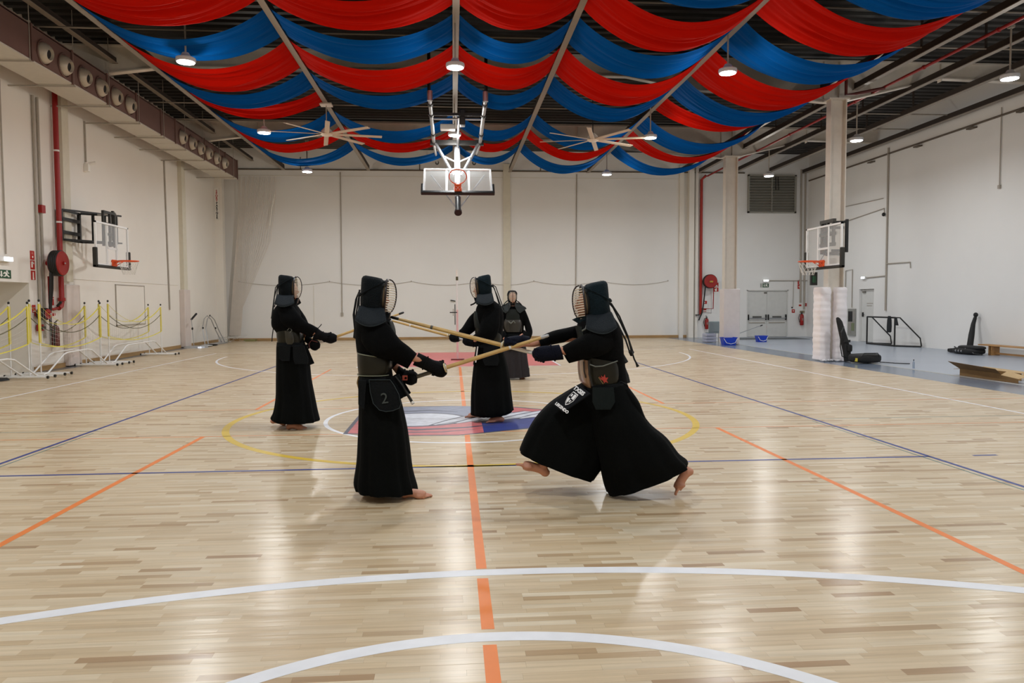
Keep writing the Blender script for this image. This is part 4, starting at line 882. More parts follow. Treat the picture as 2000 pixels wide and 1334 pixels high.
# hoop hung from the nearer column
t = thing('basketball_hoop', 'basketball hoop on a black frame fixed to the nearer column', 'hoop', (8.9, 7.7, 2.3))
hoop_board(t, 8.8, 6.75, 8.50, 2.36, 3.36, -1)
b = B()
for z_ in (2.75, 3.42): b.bar((9.45, 8.75, z_), (9.0, 8.1, z_), .06); b.bar((9.45, 8.75, z_), (9.2, 7.3, z_+.02), .05); b.bar((9.2, 7.3, z_), (8.88, 7.4, z_), .05); b.bar((9.85, 8.66, z_), (9.35, 8.66, z_), .07)
for p_ in ((9.45, 8.7), (9.2, 8.35), (9.0, 8.1), (9.2, 7.3)): b.bar((p_[0], p_[1], 2.7), (p_[0], p_[1], 3.48), .06)
b.build('folding_arm', m_black, t)
b = B()
for y_ in (7.35, 7.62, 7.9): b.bar((8.9, y_, 2.85), (8.9, y_, 3.5), .06)
for z_ in (2.9, 3.15, 3.46): b.bar((8.9, 7.3, z_), (8.9, 7.95, z_), .08)
b.build('support_frame', mat('frame_dark', (56, 52, 44), .5), t)
t = thing('score_box', 'small dark hanging box with green marks left of the nearer column', 'sign', (9.36, 9.1, 1.9)); B().box((9.22, 9.1, 1.96), (9.40, 9.16, 2.3)).build('box', m_black, t); B().box((9.26, 9.09, 2.03), (9.36, 9.1, 2.2)).build('green_mark', m_sgrn, t)
B().tube([(9.3, 9.13, 2.3), (9.45, 8.9, 2.72), (9.5, 8.85, 2.74)], .008, 5).build('cord', m_black, t)
# notice board right of the column
t = thing('notice_board', 'narrow notice board with papers on the right wall behind the column', 'board', (XR, 18.0, .3))
B().box((XR-.02, 17.9, .2), (XR+.02, 18.45, 1.25)).build('board', mat('board_grey', (150, 150, 144), .6), t)
for k, (a, c, e, f_, mm) in enumerate(((18.1, .75, 18.4, 1.15, m_black), (17.93, .75, 18.07, 1.2, m_sgrey), (17.95, .4, 18.15, .7, mat('olive_paper', (120, 128, 96), .7)), (18.18, .3, 18.42, .68, m_sgrey))): B().box((XR-.03, a, c), (XR-.02, e, f_)).build('paper', mm, t)

# ---- things on the side floor
m_bag = mat('bag_black', (18, 19, 20), .7, var=.3, scale=8, bump=.5, bscale=12)
def softbox(b, c, sx, sy, sz, rot=0.0, e=3.5, n=24, m=10, squash=0.0):
    c = Vector(c); R_ = Matrix.Rotation(rot, 3, 'Z'); rings = []
    for i in range(m+1):
        v = -1+2*i/m; rad = (1-abs(v)**e)**(1/e) if abs(v) < 1 else .02; rad = max(rad, .02); ring = []
        for k in range(n):
            a = 2*PI*k/n; ca, sa = math.cos(a), math.sin(a); q = (abs(ca)**e+abs(sa)**e)**(-1/e)
            ring.append(c+R_ @ Vector((ca*q*rad*sx, sa*q*rad*sy, 0))+Vector((0, 0, sz+v*sz-squash*(v > 0)*abs(ca)*.0)))
        rings.append(ring)
    b.rings(rings)
t = thing('equipment_bag', 'square black bag lying on the floor beside the padded column', 'bag', (10.05, 7.9, 0))
b = B(); softbox(b, (10.02, 7.85, 0), .37, .26, .125, .1); b.build('body', m_bag, t, smooth=True)
B().tube([(10.35, 7.75, .03), (10.6, 7.5, .02), (10.75, 7.35, .02), (10.85, 7.3, .02)], (.012), 6).build('strap', m_black, t)
B().box((9.68, 7.60, .06), (9.70, 7.7, .14)).build('yellow_tag', m_yel, t); B().tube([(9.8, 7.6, .18), (9.85, 7.58, .26), (10.2, 7.58, .26), (10.25, 7.6, .18)], .012, 6).build('handle', m_black, t)
t = thing('long_case', 'tall narrow black case leaning against the padded column', 'bag', (9.75, 8.25, 0))
b = B(); pr = [(9.80, .02, .085, .07), (9.79, .25, .10, .08), (9.74, .55, .10, .08), (9.68, .8, .085, .07), (9.63, 1.02, .075, .06), (9.6, 1.10, .05, .05), (9.59, 1.13, .02, .02)]
b.rings([[Vector((x+rx*math.cos(2*PI*k/16), 8.25+.12*z+ry*math.sin(2*PI*k/16), z)) for k in range(16)] for x, z, rx, ry in pr]); b.build('case', m_bag, t, smooth=True)
B().tube([(9.66, 8.2, .9), (9.56, 8.15, .75), (9.55, 8.15, .4), (9.6, 8.15, .15), (9.7, 8.15, .12)], .014, 6).build('strap', m_black, t); B().box((9.68, 8.2, .5), (9.84, 8.24, .56)).build('buckle_band', m_black, t)
b = B(); softbox(b, (9.82, 8.20, 0.25), .06, .05, .10); b.build('pocket', m_bag, t, smooth=True)

# small goal with jacket
t = thing('small_goal', 'small black steel goal standing by the right wall', 'goal', (14.9, 15, 0))
G = lambda x, y: at(x, y, X=14.75)
b = B(); r_ = .028
P1, P2 = Vector((14.72, 15.95, 0)), Vector((14.72, 14.25, 0)); h = .98
for p_ in (P1, P2): b.tube([p_, p_+Vector((0, 0, h))], r_, 8)
b.tube([P1+Vector((0, 0, h)), P2+Vector((0, 0, h))], r_, 8)
for p_ in (P1, P2):
    b.tube([p_+Vector((0, 0, h)), p_+Vector((.10, -.12, h)), p_+Vector((.55, -.55, .30)), p_+Vector((.58, -.58, .03))], r_*.8, 8); b.tube([p_+Vector((0, 0, .03)), p_+Vector((.58, -.58, .03))], r_, 8)
b.tube([P1+Vector((0, 0, .03)), P2+Vector((0, 0, .03))], r_, 8); b.build('frame', m_black, t, smooth=True)
t = thing('jacket', 'dark jacket hung over the crossbar of the small goal', 'jacket', (14.7, 14.4, .5))
b = B(); vs = []
prf = [(0, .04), (.12, .10), (.3, .12), (.46, .11)]
rings = []
for z, wd in prf: rings.append([Vector((14.66-.05*math.cos(2*PI*k/14), 14.48+.02*z+wd*math.sin(2*PI*k/14)*(1+.15*math.sin(3*k)), 1.02-z*1.15-.02*math.sin(k*2))) for k in range(14)])
b.rings(rings); b.build('body', mat('jacket_cloth', (26, 30, 34), .85), t, smooth=True)
b = B(); b.rings([[Vector((14.74+.04*math.cos(2*PI*k/10), 14.26-.1*u+(.05+.02*u)*math.sin(2*PI*k/10), 1.0-.28*u)) for k in range(10)] for u in (0, .4, .8, 1)]); b.build('sleeve', MATS['jacket_cloth'], t, smooth=True)

# heap of black bags and a standing bag by the right wall
t = thing('bag_heap', 'pile of black kit bag and folded straps by the right wall', 'bag', (14.8, 10.7, 0))
b = B(); softbox(b, (14.62, 10.45, 0), .26, .48, .10, .02); softbox(b, (14.64, 10.35, .14), .22, .42, .06, .05, e=3); softbox(b, (14.72, 11.1, 0), .15, .2, .07); b.build('body', m_bag, t, smooth=True)
B().tube([(14.5, 10.9, .2), (14.40, 10.6, .14), (14.40, 10.3, .18), (14.45, 10.0, .05), (14.6, 9.85, .02)], .015, 6).build('strap', m_black, t)
b = B(); softbox(b, (14.7, 11.35, 0), .06, .09, .06); b.build('pouch', m_bag, t, smooth=True)
for k in range(3): B().tube([(14.37, 10.65-.12*k, .10), (14.37, 10.6-.12*k, .10)], .035, 8).build('buckle', m_chrome, t)
t = thing('stick_bag', 'slim black stick bag standing against the right wall behind the bag pile', 'bag', (15.2, 11.1, .2))
b = B(); q = [(14.95, 10.86, .03), (14.98, 10.9, .22), (15.08, 10.98, .55), (15.18, 11.06, .85), (15.26, 11.1, 1.02), (15.28, 11.1, 1.1)]
b.tube(q, [.05, .085, .08, .06, .05, .03], 12); b.build('body', m_bag, t, smooth=True); B().ell((15.28, 11.1, 1.12), (.05, .09, .07), 10, 7).build('tied_top', m_bag, t)

# wooden bench
t = thing('wooden_bench', 'low wooden gym bench by the right wall at the picture edge', 'bench', (15.1, 8.9, 0))
m_ben = mat('bench_wood', (186, 140, 88), .45, var=.25, scale=4, stretch=(6, .5, 6))
for dx in (-.08, .08): B().box((15.05+dx-.075, 7.1, .26), (15.05+dx+.075, 10.45, .295)).build('seat_board', m_ben, t)
for y_ in (10.1, 7.4):
    B().box((14.95, y_-.04, 0), (15.15, y_, .26)).build('leg', m_ben, t); B().box((14.93, y_-.16, 0), (15.17, y_-.13, .26)).build('leg', m_ben, t)
B().box((15.03, 7.4, .03), (15.07, 10.1, .08)).build('rail', m_ben, t)

# opened cardboard box
m_card = mat('cardboard', (122, 92, 52), .8, var=.15, scale=5); m_card2 = mat('cardboard_light', (186, 158, 116), .8, var=.1, scale=5)
t = thing('cardboard_box', 'long opened cardboard box with flaps up on the side floor', 'box', (10.5, 4.0, 0))
BL = at(1852, 732, Z=0); BR = at(1976, 748, Z=0); BL.x = BR.x = 10.22
BL = Vector((10.22, 4.62, 0)); BR = Vector((10.22, 3.02, 0))
M_ = BL.lerp(BR, .72); H = Vector((0, 0, .23)); D = Vector((.42, 0, 0))
def slab(name, pts, m, th=.006):
    b = B(); p = [Vector(v) for v in pts]; n = (p[1]-p[0]).cross(p[2]-p[0]).normalized()*th; k = len(p)
    b.add(p+[v+n for v in p], [tuple(range(k)), tuple(range(2*k-1, k-1, -1))]+[(i, (i+1) % k, k+(i+1) % k, k+i) for i in range(k)]); return b.build(name, m, t)
slab('front_side', [BL, M_, M_+H*.62, BL+H*.62], m_card); slab('front_flap', [BL+H*.62, M_+H*.62, M_+H*1.05+Vector((-.16, -.06, 0)), BL+H*1.25+Vector((-.18, .12, 0))], m_card)
slab('back_side', [BL+D, M_+D, M_+D+H*.62, BL+D+H*.62], m_card); slab('bottom', [BL, M_, M_+D, BL+D], m_card2); slab('end_side', [BL, BL+D, BL+D+H*.62, BL+H*.62], m_card)
slab('end_flap', [BL+H*.62, BL+D+H*.62, BL+D+H*.5+Vector((0, .2, 0)), BL+H*.5+Vector((0, .2, 0))], m_card2)
slab('back_flap', [M_+D+H*.62, BL+D+H*.62, BL+D+H*.75+Vector((.16, .1, 0)), M_+D+H*.7+Vector((.16, 0, 0))], m_card2)
slab('low_side', [M_, BR, BR+H*.35, M_+H*.5], m_card); slab('low_flap', [M_+H*.5, BR+H*.35, BR+H*.5+Vector((.15, -.04, 0)), M_+H*.85+Vector((.15, 0, 0))], m_card2)
slab('low_flap', [BR+H*.35, BR+D+H*.35, BR+D+H*.42+Vector((0, -.12, 0)), BR+H*.4+Vector((0, -.12, 0))], m_card2); slab('low_flap', [M_+D+H*.45, BR+D+H*.35, BR+D+H*.75+Vector((.1, 0, 0)), M_+D+H*.9+Vector((.1, 0, 0))], m_card2)
t = thing('drink_bottle', 'tiny clear bottle standing on the side floor left of the box', 'bottle', (10.3, 6.3, 0)); q = Vector((10.3, 6.3, 0))
B().tube([q, q+Vector((0, 0, .13)), q+Vector((0, 0, .16)), q+Vector((0, 0, .18))], [.025, .025, .012, .012], 12).build('bottle', mat('bottle_grey', (150, 162, 178), .2), t, smooth=True); B().tube([q+Vector((0, 0, .18)), q+Vector((0, 0, .2))], .014, 10).build('cap', m_black, t)

# buckets, cone, mop, crates at the far right of the court
m_blue = mat('bucket_blue', (22, 62, 190), .4)
def tub(label, c, sx, sy, h):
    t = thing('blue_tub', label, 'bucket', c, 'blue plastic cleaning tubs'); c = Vector(c); b = B()
    ou = lambda k, z: [c+Vector((k*sx*x, k*sy*y, z)) for x, y in ((-1, -.8), (-.8, -1), (.8, -1), (1, -.8), (1, .8), (.8, 1), (-.8, 1), (-1, .8))]
    b.rings([ou(.82, 0), ou(1, h), ou(1.06, h), ou(1.06, h+.02), ou(.96, h+.02), ou(.8, .02)]); b.build('tub', m_blue, t)
    B().tube([c+Vector((-sx*.95, -sy, h*.95)), c+Vector((-sx*.6, -sy*1.15, h*.35)), c+Vector((0, -sy*1.2, h*.2)), c+Vector((sx*.6, -sy*1.15, h*.35)), c+Vector((sx*.95, -sy, h*.95))], .010, 6).build('handle', m_swht, t)
tub('blue plastic tub nearer, in front of the far column', (9.62, 16.0, 0), .26, .2, .26)
tub('blue plastic bucket in front of the double door', (11.62, 17.9, 0), .2, .17, .22)
t = thing('traffic_cone', 'orange traffic cone with white bands by the far column', 'cone', (10.12, 16.9, 0)); q = Vector((10.12, 16.9, 0))
B().tube([q+Vector((0, 0, .03)), q+Vector((0, 0, .2))], [.11, .085], 20).build('cone', m_orange, t, smooth=True); B().tube([q+Vector((0, 0, .2)), q+Vector((0, 0, .3))], [.085, .062], 20).build('white_band', m_swht, t, smooth=True)
B().tube([q+Vector((0, 0, .3)), q+Vector((0, 0, .5))], [.062, .025], 20).build('cone_top', m_sred, t, smooth=True); B().box((q.x-.15, q.y-.15, 0), (q.x+.15, q.y+.15, .03)).build('base', mat('cone_base', (60, 40, 34), .7), t, bevel=.01)
t = thing('mop', 'mop with a long thin handle propped over the cone', 'mop', (10.3, 16.8, 0)); B().tube([(9.98, 16.7, .28), (11.18, 16.9, .66)], .012, 8).build('handle', m_chrome, t); B().tube([(11.15, 16.895, .645), (11.24, 16.91, .675)], .02, 8).build('grip', m_black, t)
B().ell((9.9, 16.7, .06), (.14, .1, .05), 12, 6).build('mop_head', m_swht, t); B().tube([(9.98, 16.7, .28), (9.9, 16.7, .08)], .012, 6).build('mop_neck', m_chrome, t)
t = thing('plastic_chair', 'grey plastic seat shell on pale stacked crates by the far column', 'chair', (9.75, 18.1, 0))
B().box((9.55, 17.9, .38), (9.98, 17.96, .80)).build('backrest', mat('shell_grey', (126, 138, 142), .5), t, bevel=.03); B().box((9.55, 17.9, .34), (9.98, 18.3, .38)).build('seat', MATS['shell_grey'], t, bevel=.02)
for k in range(3): B().box((9.42, 17.75, .02+.11*k), (9.80, 18.25, .115+.11*k)).build('crate', mat('crate_pale', (180, 184, 204), .5), t, bevel=.01)
b = B()
for x in (9.84, 9.96): b.tube([(x, 17.95, 0), (x, 17.95, .36)], .015, 6)
b.build('leg', m_pipe, t)
B().box((11.2, 19.6, 0), (14.4, 21.0, .012)).build('door_mat', mat('door_mat', (92, 98, 102), .8), label='dark grey mat on the floor before the double door', cat='mat')
b = B()
for k in range(5):
    q = Vector((6.2+.9*k, 15.0-.8*k+.3*math.sin(k), .001)); b.box((q.x-.08, q.y-.02, 0), (q.x+.08, q.y+.02, .002))
b.build('floor_plates', mat('floor_socket', (120, 112, 100), .5), fl, label='small dark floor socket plates at the far right of the court', kind='stuff')

# ================================================================ PEOPLE
m_skin = mat('skin', (196, 138, 112), .5, var=.08, scale=12)
m_gi = mat('jacket_cotton', (6, 7, 8), .95, spec=.12, var=.25, scale=10, bump=.6, bscale=160, sheen=.0)
m_hak = mat('hakama_cloth', (5, 7, 7), .92, spec=.12, var=.25, scale=5, bump=.25, bscale=90, sheen=.0)
m_hakf = mat('hakama_purple', (32, 27, 32), .8, var=.15, scale=5)
m_men = mat('helmet_cotton', (11, 17, 21), .8, spec=.12, var=.25, scale=14, bump=.8, bscale=120, sheen=.03)
m_menb = mat('helmet_teal', (13, 28, 35), .78, spec=.12, var=.25, scale=14, bump=.8, bscale=120, sheen=.03)
m_rim = mat('helmet_rim', (34, 22, 20), .4)
m_bar = mat('helmet_bars', (226, 214, 196), .35, metal=.1)
m_inn = mat('helmet_lining', (96, 78, 54), .7)
m_do = mat('breastplate_lacquer', (27, 26, 17), .36, spec=.25, coat=.08, var=.15, scale=4)
m_docu = mat('breastplate_copper', (148, 112, 84), .3, var=.1, coat=.4)  # copper front, the light falling on it put into the colour
m_mune = mat('breastplate_leather', (28, 33, 31), .65, spec=.2, var=.1, scale=9)
m_tare = mat('waist_guard', (9, 13, 16), .75, spec=.15, var=.2, scale=10, bump=.5, bscale=90)
m_kote = mat('glove_cloth', (8, 9, 12), .8, spec=.15, var=.2, scale=12, bump=.7, bscale=110)
m_koteb = mat('glove_navy', (12, 16, 32), .8, spec=.15, var=.2, scale=12, bump=.7, bscale=110)
m_palm = mat('glove_palm', (196, 92, 76), .7)
m_edge = mat('stitch_light', (104, 108, 102), .6)
m_cordb = mat('cord_black', (16, 18, 20), .8)
m_bam = mat('bamboo', (206, 172, 112), .4, var=.18, scale=3, stretch=(4, 4, 4)); m_bamd = mat('bamboo_gap', (110, 84, 48), .6)
m_leath = mat('pale_leather', (222, 220, 218), .55); m_dleath = mat('dark_leather', (84, 80, 70), .6)
m_eye = mat('eye_white', (226, 222, 214), .3); m_iris = mat('iris', (30, 20, 14), .2)

def sp(v, e): return math.copysign(abs(v)**e, v)
class Fig:
    """profile sections are measured on the upright plane Y = y0 in which the figure stands"""
    def __init__(s, y0): s.y0 = y0
    def p(s, x, y, dy=0.0): return at(x, y, Y=s.y0+dy)
    def prof(s, b, secs, n=28, e=.85, sub=5, pleat=0, amp=0.0, caps=True, inner=0):
        """secs: (xL, yL, xR, yR, half depth, y offset). Sections are smoothed with a Catmull-Rom spline"""
        K = []
        for q in secs:
            L = s.p(q[0], q[1], 0); R = s.p(q[2], q[3], 0); dy = q[5] if len(q) > 5 else 0
            K.append(np.array([*((L+R)/2), *((R-L)/2), q[4], dy]))
        out = []
        m = len(K)
        for i in range(m-1):
            p0, p1, p2, p3 = K[max(i-1, 0)], K[i], K[i+1], K[min(i+2, m-1)]
            for k in range(sub):
                t = k/sub; out.append((.5*(2*p1+(p2-p0)*t+(2*p0-5*p1+4*p2-p3)*t*t+(3*p1-p0-3*p2+p3)*t**3), (i+t)/(m-1)))
        out.append((K[-1], 1.0))
        rings = []
        for v, u in out:
            c = Vector(v[:3])+Vector((0, v[7], 0)); h = Vector(v[3:6]); d = Vector((0, v[6], 0)); r = []
            for k in range(n):
                a = 2*PI*k/n; f = 1.0
                if pleat: f = 1+amp*u*math.cos(pleat*a+.8*math.sin(3*u))+amp*.4*u*math.cos((pleat*2+1)*a)
                r.append(c+h*sp(math.cos(a), e)*f+d*sp(math.sin(a), e)*f)
            rings.append(r)
        if inner:
            last = rings[-1]; c = sum(last, Vector())/n; upv = (sum(rings[-2-sub], Vector())/n-c)
            for f, u in ((.985, .02), (.96, .5)): rings.append([c+(v-c)*f+upv*u for v in last])
        b.rings(rings, caps); return b

def foot(b, heel, toe, up, wd=1.0):
    """adds one bare foot with five toes; heel and toe are points on the sole"""
    heel, toe, up = Vector(heel), Vector(toe), Vector(up); f = (toe-heel); L = f.length; f = f.normalized(); up = (up-f*up.dot(f)).normalized(); sd = f.cross(up)
    P = lambda a, h, l=0: heel+f*L*a+up*h+sd*l
    b.tube([P(.03, .035), P(.14, .038), P(.30, .042), P(.5, .036), P(.68, .024), P(.8, .018)], [.024, .036, .036, .036, .040, .034], 14)
    b.ell(P(.12, .032), (.038, .036, .034)); b.ell(P(.66, .022, -.012), (.045, .045, .022)); b.ell(P(.62, .020, .018), (.045, .03, .02))
    for k in range(5):
        l = -.034+.0165*k; a1 = 1.0-.035*k-.01*k*k*.5; r = .0125-.0012*k if k else .015
        b.tube([P(.74, .018, l*.85), P((.74+a1)/2, .020, l*.95), P(a1-.01, .011, l)], [r*.9, r*.9, r*.8], 8); b.ell(P(a1-.02, .011, l), (r, r, r*.85), 8, 6)

def body_mesh(joints, feet, vox=.008, headc=None, face=None, label='', group=None, loc=(0, 0, 0)):
    """one continuous body: limbs, trunk, neck, head, hands and feet fused by a voxel remesh"""
    b = B(); J = dict(joints); V = Vector
    for s_ in 'nf':
        q = J['sh'+s_]; q2 = J['chest']; J['sh'+s_] = V((q.x, q2.y+(q.y-q2.y)*.72, q.z-.02)); q = J['el'+s_]; J['el'+s_] = V((q.x, q2.y+(q.y-q2.y)*.93, q.z))
    b.tube([J['pelvis']-V((0, 0, .08)), J['pelvis'], J['waist'], J['chest'], J['chest'].lerp(J['neck'], .6), J['neck']], [(.09, .10), (.105, .115), (.09, .11), (.10, .14), (.08, .12), (.05, .06)], 18)
    b.tube([J['neck'], J['neck'].lerp(headc, .5), headc-V((0, 0, .02))], [.058, .055, .055], 12)
    f = Vector(face).normalized(); up = V((0, 0, 1)); up = (up-f*up.dot(f)).normalized(); sd = f.cross(up); R3 = Matrix((sd, f, up)).transposed()
    b.ell(headc, (.074, .092, .112), 18, 12, R3); b.ell(headc+f*.02-up*.05, (.055, .07, .06), 14, 9, R3)
    b.tube([headc+f*.085+up*.02, headc+f*.105-up*.012, headc+f*.085-up*.028], [.010, .016, .014], 8); b.ell(headc+f*.083-up*.055, (.024, .012, .008), 10, 6, R3); b.ell(headc+f*.083-up*.067, (.022, .012, .008), 10, 6, R3)
    b.ell(headc+f*.07-up*.09, (.025, .022, .02), 10, 6, R3); b.ell(headc+f*.082+up*.036, (.05, .012, .009), 10, 6, R3)
    for s_ in (-1, 1): b.ell(headc+sd*.075*s_-up*.01, (.010, .02, .03), 8, 6, R3)
    for s_ in ('n', 'f'):
        sh, el, wr, hd = J['sh'+s_], J['el'+s_], J['wr'+s_], J['hd'+s_]
        b.tube([J['chest'].lerp(sh, .5)+V((0, 0, .05)), sh], [.07, .06], 12); b.tube([sh, sh.lerp(el, .4), el, el.lerp(wr, .3), wr], [.05, .045, .038, .036, .027], 12); b.ell(sh, (.05, .05, .05)); b.ell(el, (.04, .04, .04), 10, 7)
        d = (hd-wr).normalized(); q = d.orthogonal().normalized(); q2 = d.cross(q)
        b.tube([wr, wr.lerp(hd, .6), hd], [.026, (.036, .022), (.038, .02)], 10)
        for k in range(4): b.tube([hd+q*(.026-.017*k), hd+q*(.027-.018*k)+d*.028-q2*.008, hd+q*(.026-.018*k)+d*.030-q2*.032], [.0095, .009, .008], 6)
        b.tube([wr.lerp(hd, .5)+q*.03, hd+q*.045-q2*.015, hd+q*.03-q2*.03+d*.02], [.012, .011, .010], 6)
        hp, kn, an = J['hp'+s_], J['kn'+s_], J['an'+s_]
        b.tube([hp+V((0, 0, .06)), hp, hp.lerp(kn, .5), kn, kn.lerp(an, .3), kn.lerp(an, .75), an], [.085, .085, .075, .056, .056, .038, .035], 14); b.ell(hp, (.075, .07, .08)); b.ell(kn, (.055, .055, .055), 10, 7); b.ell(an, (.038, .036, .036), 10, 7)
    for (hl, to, u) in feet: foot(b, hl, to, u)
    o = b.build('person', m_skin, None, smooth=True, angle=0, label=label, cat='person', group=group, loc=loc)
    m = o.modifiers.new('fuse', 'REMESH'); m.mode = 'VOXEL'; m.voxel_size = vox; m.use_smooth_shade = True
    m = o.modifiers.new('smooth', 'SMOOTH'); m.factor = .5; m.iterations = 2
    eb = B()
    for s_ in (-1, 1): eb.ell(headc+f*.079+sd*.031*s_+up*.018, (.013, .012, .010), 10, 7, R3)
    eb.build('eyes', m_eye, o, smooth=True)
    ib = B()
    for s_ in (-1, 1): ib.ell(headc+f*.0895+sd*.031*s_+up*.018, (.006, .003, .006), 8, 6, R3)
    ib.build('irises', m_iris, o, smooth=True)
    return o

def helmet(par, c, f, up, k=1.0, spread=.21, mt=None, drop=0.0, bars=13, side='', cords=(), lift=.0, open_=True):
    """kendo helmet: padded hood, barred face guard, throat flap, shoulder flaps, cords. f = facing, up = crown direction"""
    mt = mt or m_men; c = Vector(c); f = Vector(f).normalized(); up = Vector(up); up = (up-f*up.dot(f)).normalized(); sd = f.cross(up)
    P = lambda x, z, l=0.0: c+f*x*k+up*z*k+sd*l*k
    H = thing('helmet', None, None, tuple(c-wloc(par))); H.parent = par; H['label'] = 'dark padded helmet with barred face guard'
    secs = [(-.095, .163, -.01, .157, .045), (-.112, .155, .035, .150, .085), (-.122, .135, .062, .130, .105), (-.122, .10, .080, .09, .116), (-.120, .04, .083, .03, .120), (-.118, -.03, .083, -.03, .120), (-.113, -.09, .080, -.10, .112), (-.100, -.125, .078, -.135, .10), (-.09, -.15, .07, -.16, .095)]
    b = B(); n = 32; rings = []
    for xl, zl, xr, zr, d in secs:
        r = []
        for i in range(n):
            a = 2*PI*i/n; x = (xl+xr)/2+(xr-xl)/2*sp(math.cos(a), .75); z = (zl+zr)/2+(zr-zl)/2*sp(math.cos(a), .75); r.append(P(x, z, d*sp(math.sin(a), .78)))
        rings.append(r)
    # opening in front: the hood is pushed in where the face guard sits
    for r in rings:
        for i, v in enumerate(r):
            q = v-c; xx, zz, ll = q.dot(f)/k, q.dot(up)/k, q.dot(sd)/k
            if xx > .02 and (ll/.10)**2+((zz-.01)/.135)**2 < .95: r[i] = v-f*.02*k
    b.rings(rings); b.build('hood', mt, H, smooth=True, angle=70)
    # seam band of the hood
    for s_ in (-1, 1):
        B().tube([P(.07, .125, .10*s_), P(0, .085, .119*s_), P(-.08, .03, .117*s_), P(-.118, .0, .09*s_)], .006, 6).build('seam', mt, H, smooth=True)
    bz = lambda z: .068*max(0, 1-((z-.01)/.137)**2)**.42+.010
    ha = lambda z: .098*max(0, 1-((z-.01)/.138)**2)**.5
    rim = [P(.078+.006*math.sin(a)**2, .01+.137*math.cos(a), .102*math.sin(a)) for a in [2*PI*i/40 for i in range(40)]]
    B().tube(rim, .0085*k, 8, closed=True).build('guard_rim', m_rim, H, smooth=True)
    B().tube([P(.072, .01+.115*math.cos(a), .088*math.sin(a)) for a in [2*PI*i/40 for i in range(40)]], .012*k, 8, closed=True).build('lining', m_inn, H, smooth=True)
    lb = B(); rg = []
    for q_, r_ in ((.072, 1.0), (.055, .98), (.03, .9)): rg.append([P(q_, .01+.128*r_*math.cos(a), .094*r_*math.sin(a)) for a in [2*PI*i/28 for i in range(28)]])
    lb.rings(rg, caps=False); lb.build('dark_inner_shell', m_blackmat, H, smooth=True, thick=.004)  # black shell added to darken the gaps behind the bars
    for i in range(bars):
        z = .01-.122+.244*(i+.5)/bars; a_ = ha(z); bb = bz(z); sag = -.006
        B().tube([P(.078+bb*math.sqrt(max(0, 1-u*u)), z+sag*(1-u*u), a_*u) for u in [-1+2*j/12 for j in range(13)]], .0046*k, 6).build('bar', m_bar, H, smooth=True)
    B().tube([P(.083+bz(z), z) for z in [.01+.137*math.cos(PI*j/20) for j in range(21)]], .0055*k, 6).build('centre_bar', m_rim, H, smooth=True)
    # throat flap
    B().obox(P(.105, -.165), sd*.048*k, (up*.045+f*.01)*k, (f*.010-up*.002)*k).build('throat_flap', mt, H, bevel=.006)
    B().obox(P(.118, -.150), sd*.032*k, (up*.030+f*.006)*k, (f*.006)*k).build('throat_plate', m_rim, H, bevel=.003)
    # shoulder flaps
    for s_ in (-1, 1):
        b = B(); vs = []; nu, nv = 10, 6
        for i in range(nu+1):
            u = i/nu; x0 = -.112+.195*u; ln = .55+.62*math.sin(PI*min(1, .12+.85*u))**.8
            for j in range(nv+1):
                v = j/nv; l = .092+(spread-.092)*v**.75*(.55+.45*math.sin(PI*(.15+.7*u))); z = -.085-(.105+drop)*v*ln-.02*v*v; x = x0*(1+.05*v)+.030*v*u; vs.append(P(x, z, l*s_))
        b.add(vs, [(i*(nv+1)+j, i*(nv+1)+j+1, (i+1)*(nv+1)+j+1, (i+1)*(nv+1)+j) for i in range(nu) for j in range(nv)]); b.build('shoulder_flap', mat('flap_cotton', (20, 27, 33), .7, spec=.25, bump=.6, bscale=120), H, smooth=True, thick=.012, angle=0)  # lighter than the hood, the flap's highlight put into the colour
        e_ = [i*(nv+1)+nv for i in range(nu+1)]; B().tube([vs[i] for i in e_], .006, 6).build('flap_edge', mat('flap_binding', (34, 44, 50), .6, spec=.25), H, smooth=True)
    B().tube([P(-.118, .012, .045), P(-.135, .0, 0), P(-.118, .012, -.045)], .013, 8).build('knot', m_cordb, H, smooth=True)
    for q in cords: B().tube(q, .0065, 6).build('cord', m_cordb, H, smooth=True)
    return H

def glove(par, fig, secs, grip_dir, palm=False, mt=None, label=None, thumb=None, cuffn=3):
    mt = mt or m_kote
    G_ = B(); fig.prof(G_, secs, n=20, e=.9, sub=4); o = G_.build('glove', mt, par, smooth=True, angle=60, label=label)
    q = secs[cuffn]
    a, c = fig.p(q[0], q[1]), fig.p(q[2], q[3]); m = (a+c)/2+Vector((0, q[5], 0)); h = (c-a)/2; g = Vector(grip_dir).normalized()
    # wrist tie band, knuckle roll and thumb
    w_ = secs[1]; a2, c2 = fig.p(w_[0], w_[1]), fig.p(w_[2], w_[3]); m2 = (a2+c2)/2+Vector((0, w_[5], 0)); h2 = (c2-a2)/2
    B().tube([m2+h2*1.06*math.cos(t_)+Vector((0, w_[4]*1.06*math.sin(t_), 0)) for t_ in [2*PI*i/20 for i in range(20)]], .006, 6, closed=True).build('wrist_band', mt, o, smooth=True)
    t0 = m+Vector((0, -w_[4]*.6, 0)); B().tube([t0-g*.05, t0-g*.01-Vector((0, .015, 0)), t0+g*.035-Vector((0, .004, 0))], [.02, .019, .014], 10).build('thumb', mt, o, smooth=True)
    for k in range(4):
        d = -.03+.02*k; B().tube([m+g*d+h*.9, m+g*d+Vector((0, -w_[4]*.95, 0))+h*.3, m+g*d+Vector((0, -w_[4]*.75, 0))-h*.7], .012, 8).build('finger_fold', mt, o, smooth=True)
    return o

